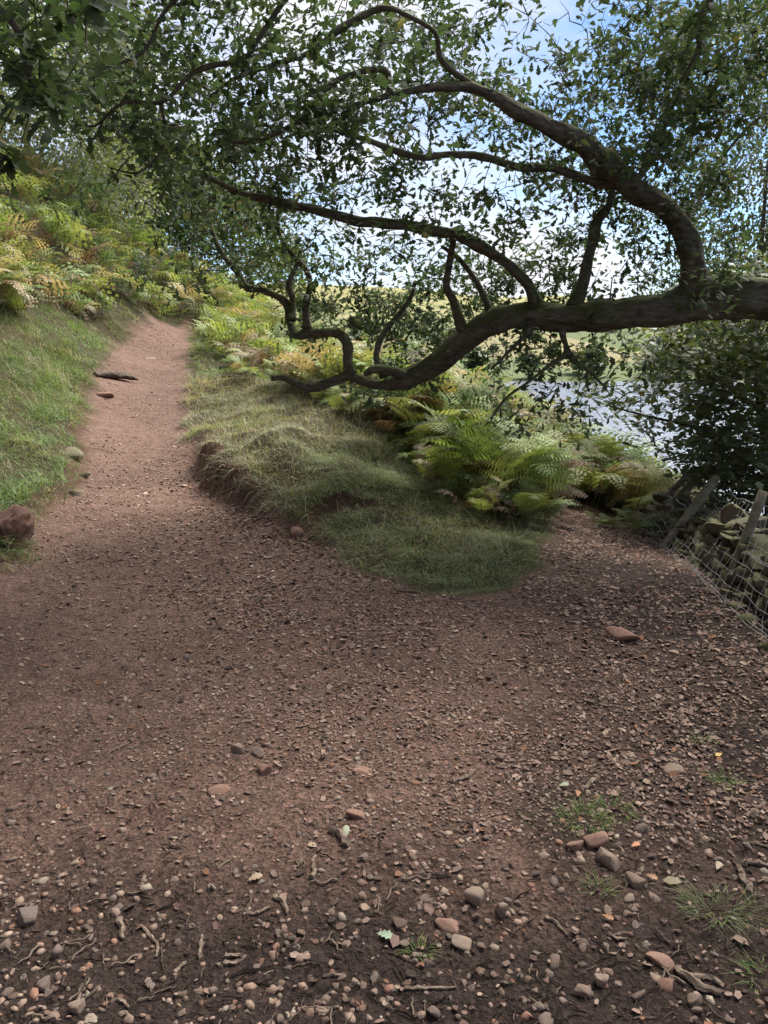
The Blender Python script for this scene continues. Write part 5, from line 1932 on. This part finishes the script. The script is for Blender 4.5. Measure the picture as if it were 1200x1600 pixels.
for course in range(5):
    hz = .04 + .075 * course
    wx = .23 - .032 * course
    s = rng.uniform(0, .1)
    while s < wl_s[-1]:
        L = rng.uniform(.10, .27) if course < 4 else rng.uniform(.18, .42)
        c = s + L / 2
        s += L * .88
        if course == 4 and rng.random() < .4:
            continue
        cx, cy, yaw = wall_at(c)
        for side in ((-1, 1) if course < 4 else (0,)):
            if side == 1 and course < 2:
                continue
            off = side * wx + rng.normal(0, .025)
            px_, py_ = cx + math.sin(yaw) * off, cy - math.cos(yaw) * off
            gz = float(H(px_, py_))
            o = link('stone', WS[int(rng.integers(12))], wall)
            o.location = (px_ - WB[0], py_ - WB[1], gz + hz * (.95 + .12 * math.sin(cy * 2.3)) - WB[2] + rng.normal(0, .02))
            o.scale = (L * .52 * rng.uniform(.9, 1.15), (.11 if course < 4 else .17) * rng.uniform(.75, 1.3), .085 * rng.uniform(.75, 1.35) * (1.25 if course == 4 else 1))
            o.rotation_euler = (rng.normal(0, .25), rng.normal(0, .2), yaw + rng.normal(0, .25))
# a few stones tumbled against the foot
for c in np.arange(.5, wl_s[-1], .33):
    cx, cy, yaw = wall_at(c + rng.uniform(-.1, .1))
    off = -.34 - rng.uniform(0, .07)
    px_, py_ = cx + math.sin(yaw) * off, cy - math.cos(yaw) * off
    o = link('stone', WS[int(rng.integers(12))], wall)
    k = rng.uniform(.035, .075)
    o.location = (px_ - WB[0], py_ - WB[1], float(H(px_, py_)) + k * .2 - WB[2])
    o.scale = (k * 1.2, k, k * .8)
    o.rotation_euler = (rng.normal(0, .4), rng.normal(0, .4), rng.uniform(0, 6))
# rubble core so no daylight shows through
core = Bag()
cs = np.linspace(0, wl_s[-1], 40)
P = np.stack([np.interp(cs, wl_s, WALL_LINE[:, 0]), np.interp(cs, wl_s, WALL_LINE[:, 1]), np.zeros(40)], 1)
P[:, 2] = H(P[:, 0], P[:, 1]) + .14
V, F = tube(np.column_stack([P - WB, np.full(40, .16)]), 10, .3, 3)
link('rubble_core', new_mesh('core', V, F, M_WALL), wall)

# moss grass on the wall top
mb = Bag()
nm_ = 2200
s = rng.uniform(.6, wl_s[-1], nm_)
mx_, my_ = np.interp(s, wl_s, WALL_LINE[:, 0]) + rng.normal(0, .13, nm_), np.interp(s, wl_s, WALL_LINE[:, 1]) + rng.normal(0, .03, nm_)
k = vnoise(mx_, my_, .35, 95) > .45
mx_, my_ = mx_[k], my_[k]
nm_ = len(mx_)
Ls = rng.uniform(.05, .13, nm_)
offx = np.abs(mx_ - np.interp(my_, WALL_LINE[:, 1], WALL_LINE[:, 0]))
T = np.stack([mx_, my_, H(mx_, my_) + .37 - offx * .7], 1) - WB
R = rot_zyx(np.where(rng.random(nm_) < .6, math.pi, 0) + rng.normal(0, .7, nm_), rng.uniform(.6, 1.5, nm_), rng.normal(0, .3, nm_))
scatter(mb, *BLADES[2], R, T, np.stack([Ls, np.full(nm_, .006), Ls], 1), np.array((.10, .105, .035)) * rng.uniform(.6, 1.3, (nm_, 1)))
tag(link('moss', mb.mesh('moss', M_GRASS, smooth=False), wall), kind='stuff')

# ------------------------------------------------------------------ wire fence
FB = on_ground(1036, 862)
fence = thing('wire_fence', 'sagging wire netting fence on leaning wooden posts over the stone wall', 'fence', FB)
posts = [((1193, 768, 5.3), (1127, 935, 5.15), 9.5), ((1118, 746, 7.1), (1036, 860, 6.7), 9), ((1097, 736, 8.2), (1030, 812, 7.9), 8), ((1087, 731, 8.8), (1036, 782, 8.6), 7)]
for k, (t_, b_, r) in enumerate(posts):
    tp, bp = at(*t_), at(*b_)
    d = bp - tp
    bp = bp + d * .12
    rad = r / FPX * t_[2] * .8
    P = np.array([np.append(tp + (bp - tp) * f + np.array([.006 * math.sin(f * 5 + k), 0, 0]), rad * (1 + .06 * math.sin(f * 7 + k))) for f in np.linspace(0, 1, 9)])
    P[:, :3] -= FB
    V, F = tube(P, 10, .15, k)
    link('post', new_mesh('post', V, F, M_POST), fence)
# netting surface: columns of (bottom, fold, top)
colsN = [((1005, 812, 8.1), (1040, 775, 8.5), (1066, 756, 8.7)), ((1016, 842, 7.2), (1062, 785, 7.7), (1092, 757, 8.0)), ((1037, 868, 6.4), (1085, 812, 6.9), (1122, 766, 7.1)),
         ((1085, 925, 5.3), (1130, 842, 5.7), (1165, 782, 6.0)), ((1165, 1000, 4.15), (1200, 885, 4.6), (1215, 793, 5.0)), ((1300, 1120, 3.2), (1340, 960, 3.6), (1370, 810, 3.9))]
CN = np.array([[at(*q) for q in c] for c in colsN])


def net(u, v):
    """u 0..5 along, v 0..1 up"""
    i0 = min(int(u), 4)
    f = u - i0
    Q = np.vstack([2 * CN[:1] - CN[1:2], CN, 2 * CN[-1:] - CN[-2:-1]])
    p0, p1, p2, p3 = Q[i0], Q[i0 + 1], Q[i0 + 2], Q[i0 + 3]
    c = .5 * (2 * p1 + (p2 - p0) * f + (2 * p0 - 5 * p1 + 4 * p2 - p3) * f * f + (3 * p1 - p0 - 3 * p2 + p3) * f ** 3)
    if v < .52:
        q = c[0] + (c[1] - c[0]) * (v / .52)
        q = q + np.array([-.05, -.04, .0]) * math.sin(v / .52 * math.pi)
    else:
        q = c[1] + (c[2] - c[1]) * ((v - .52) / .48)
    q = q + np.array([.010 * math.sin(u * 9 + v * 17), 0, .008 * math.sin(u * 13 + v * 7)])
    g = float(H(q[0], q[1]))
    q[2] = max(q[2], g + .012)
    return q


ROWS = [0, .09, .18, .27, .36, .44, .52, .535, .62, .71, .80, .89, 1.0]
for v in ROWS:
    us = np.linspace(0, 5, 46)
    P = np.array([net(u, v) for u in us])
    P = np.column_stack([P - FB, np.full(len(P), .0028 if .5 < v < .54 or v == 1 else .0018)])
    V, F = tube(P, 4, cap=False)
    link('wire', new_mesh('wire', V, F, M_WIRE), fence)
for u in np.linspace(0, 5, 44):
    P = np.array([net(u, v) for v in np.linspace(0, 1, 10)])
    P = np.column_stack([P - FB, np.full(len(P), .0011)])
    V, F = tube(P, 3, cap=False)
    link('stay_wire', new_mesh('stay', V, F, M_WIRE), fence)

tot = 0
for m in bpy.data.meshes:
    tot += sum(1 for _ in ()) + len(m.loops) - 2 * len(m.polygons)
print('unique tris', tot, 'objects', len(bpy.data.objects))
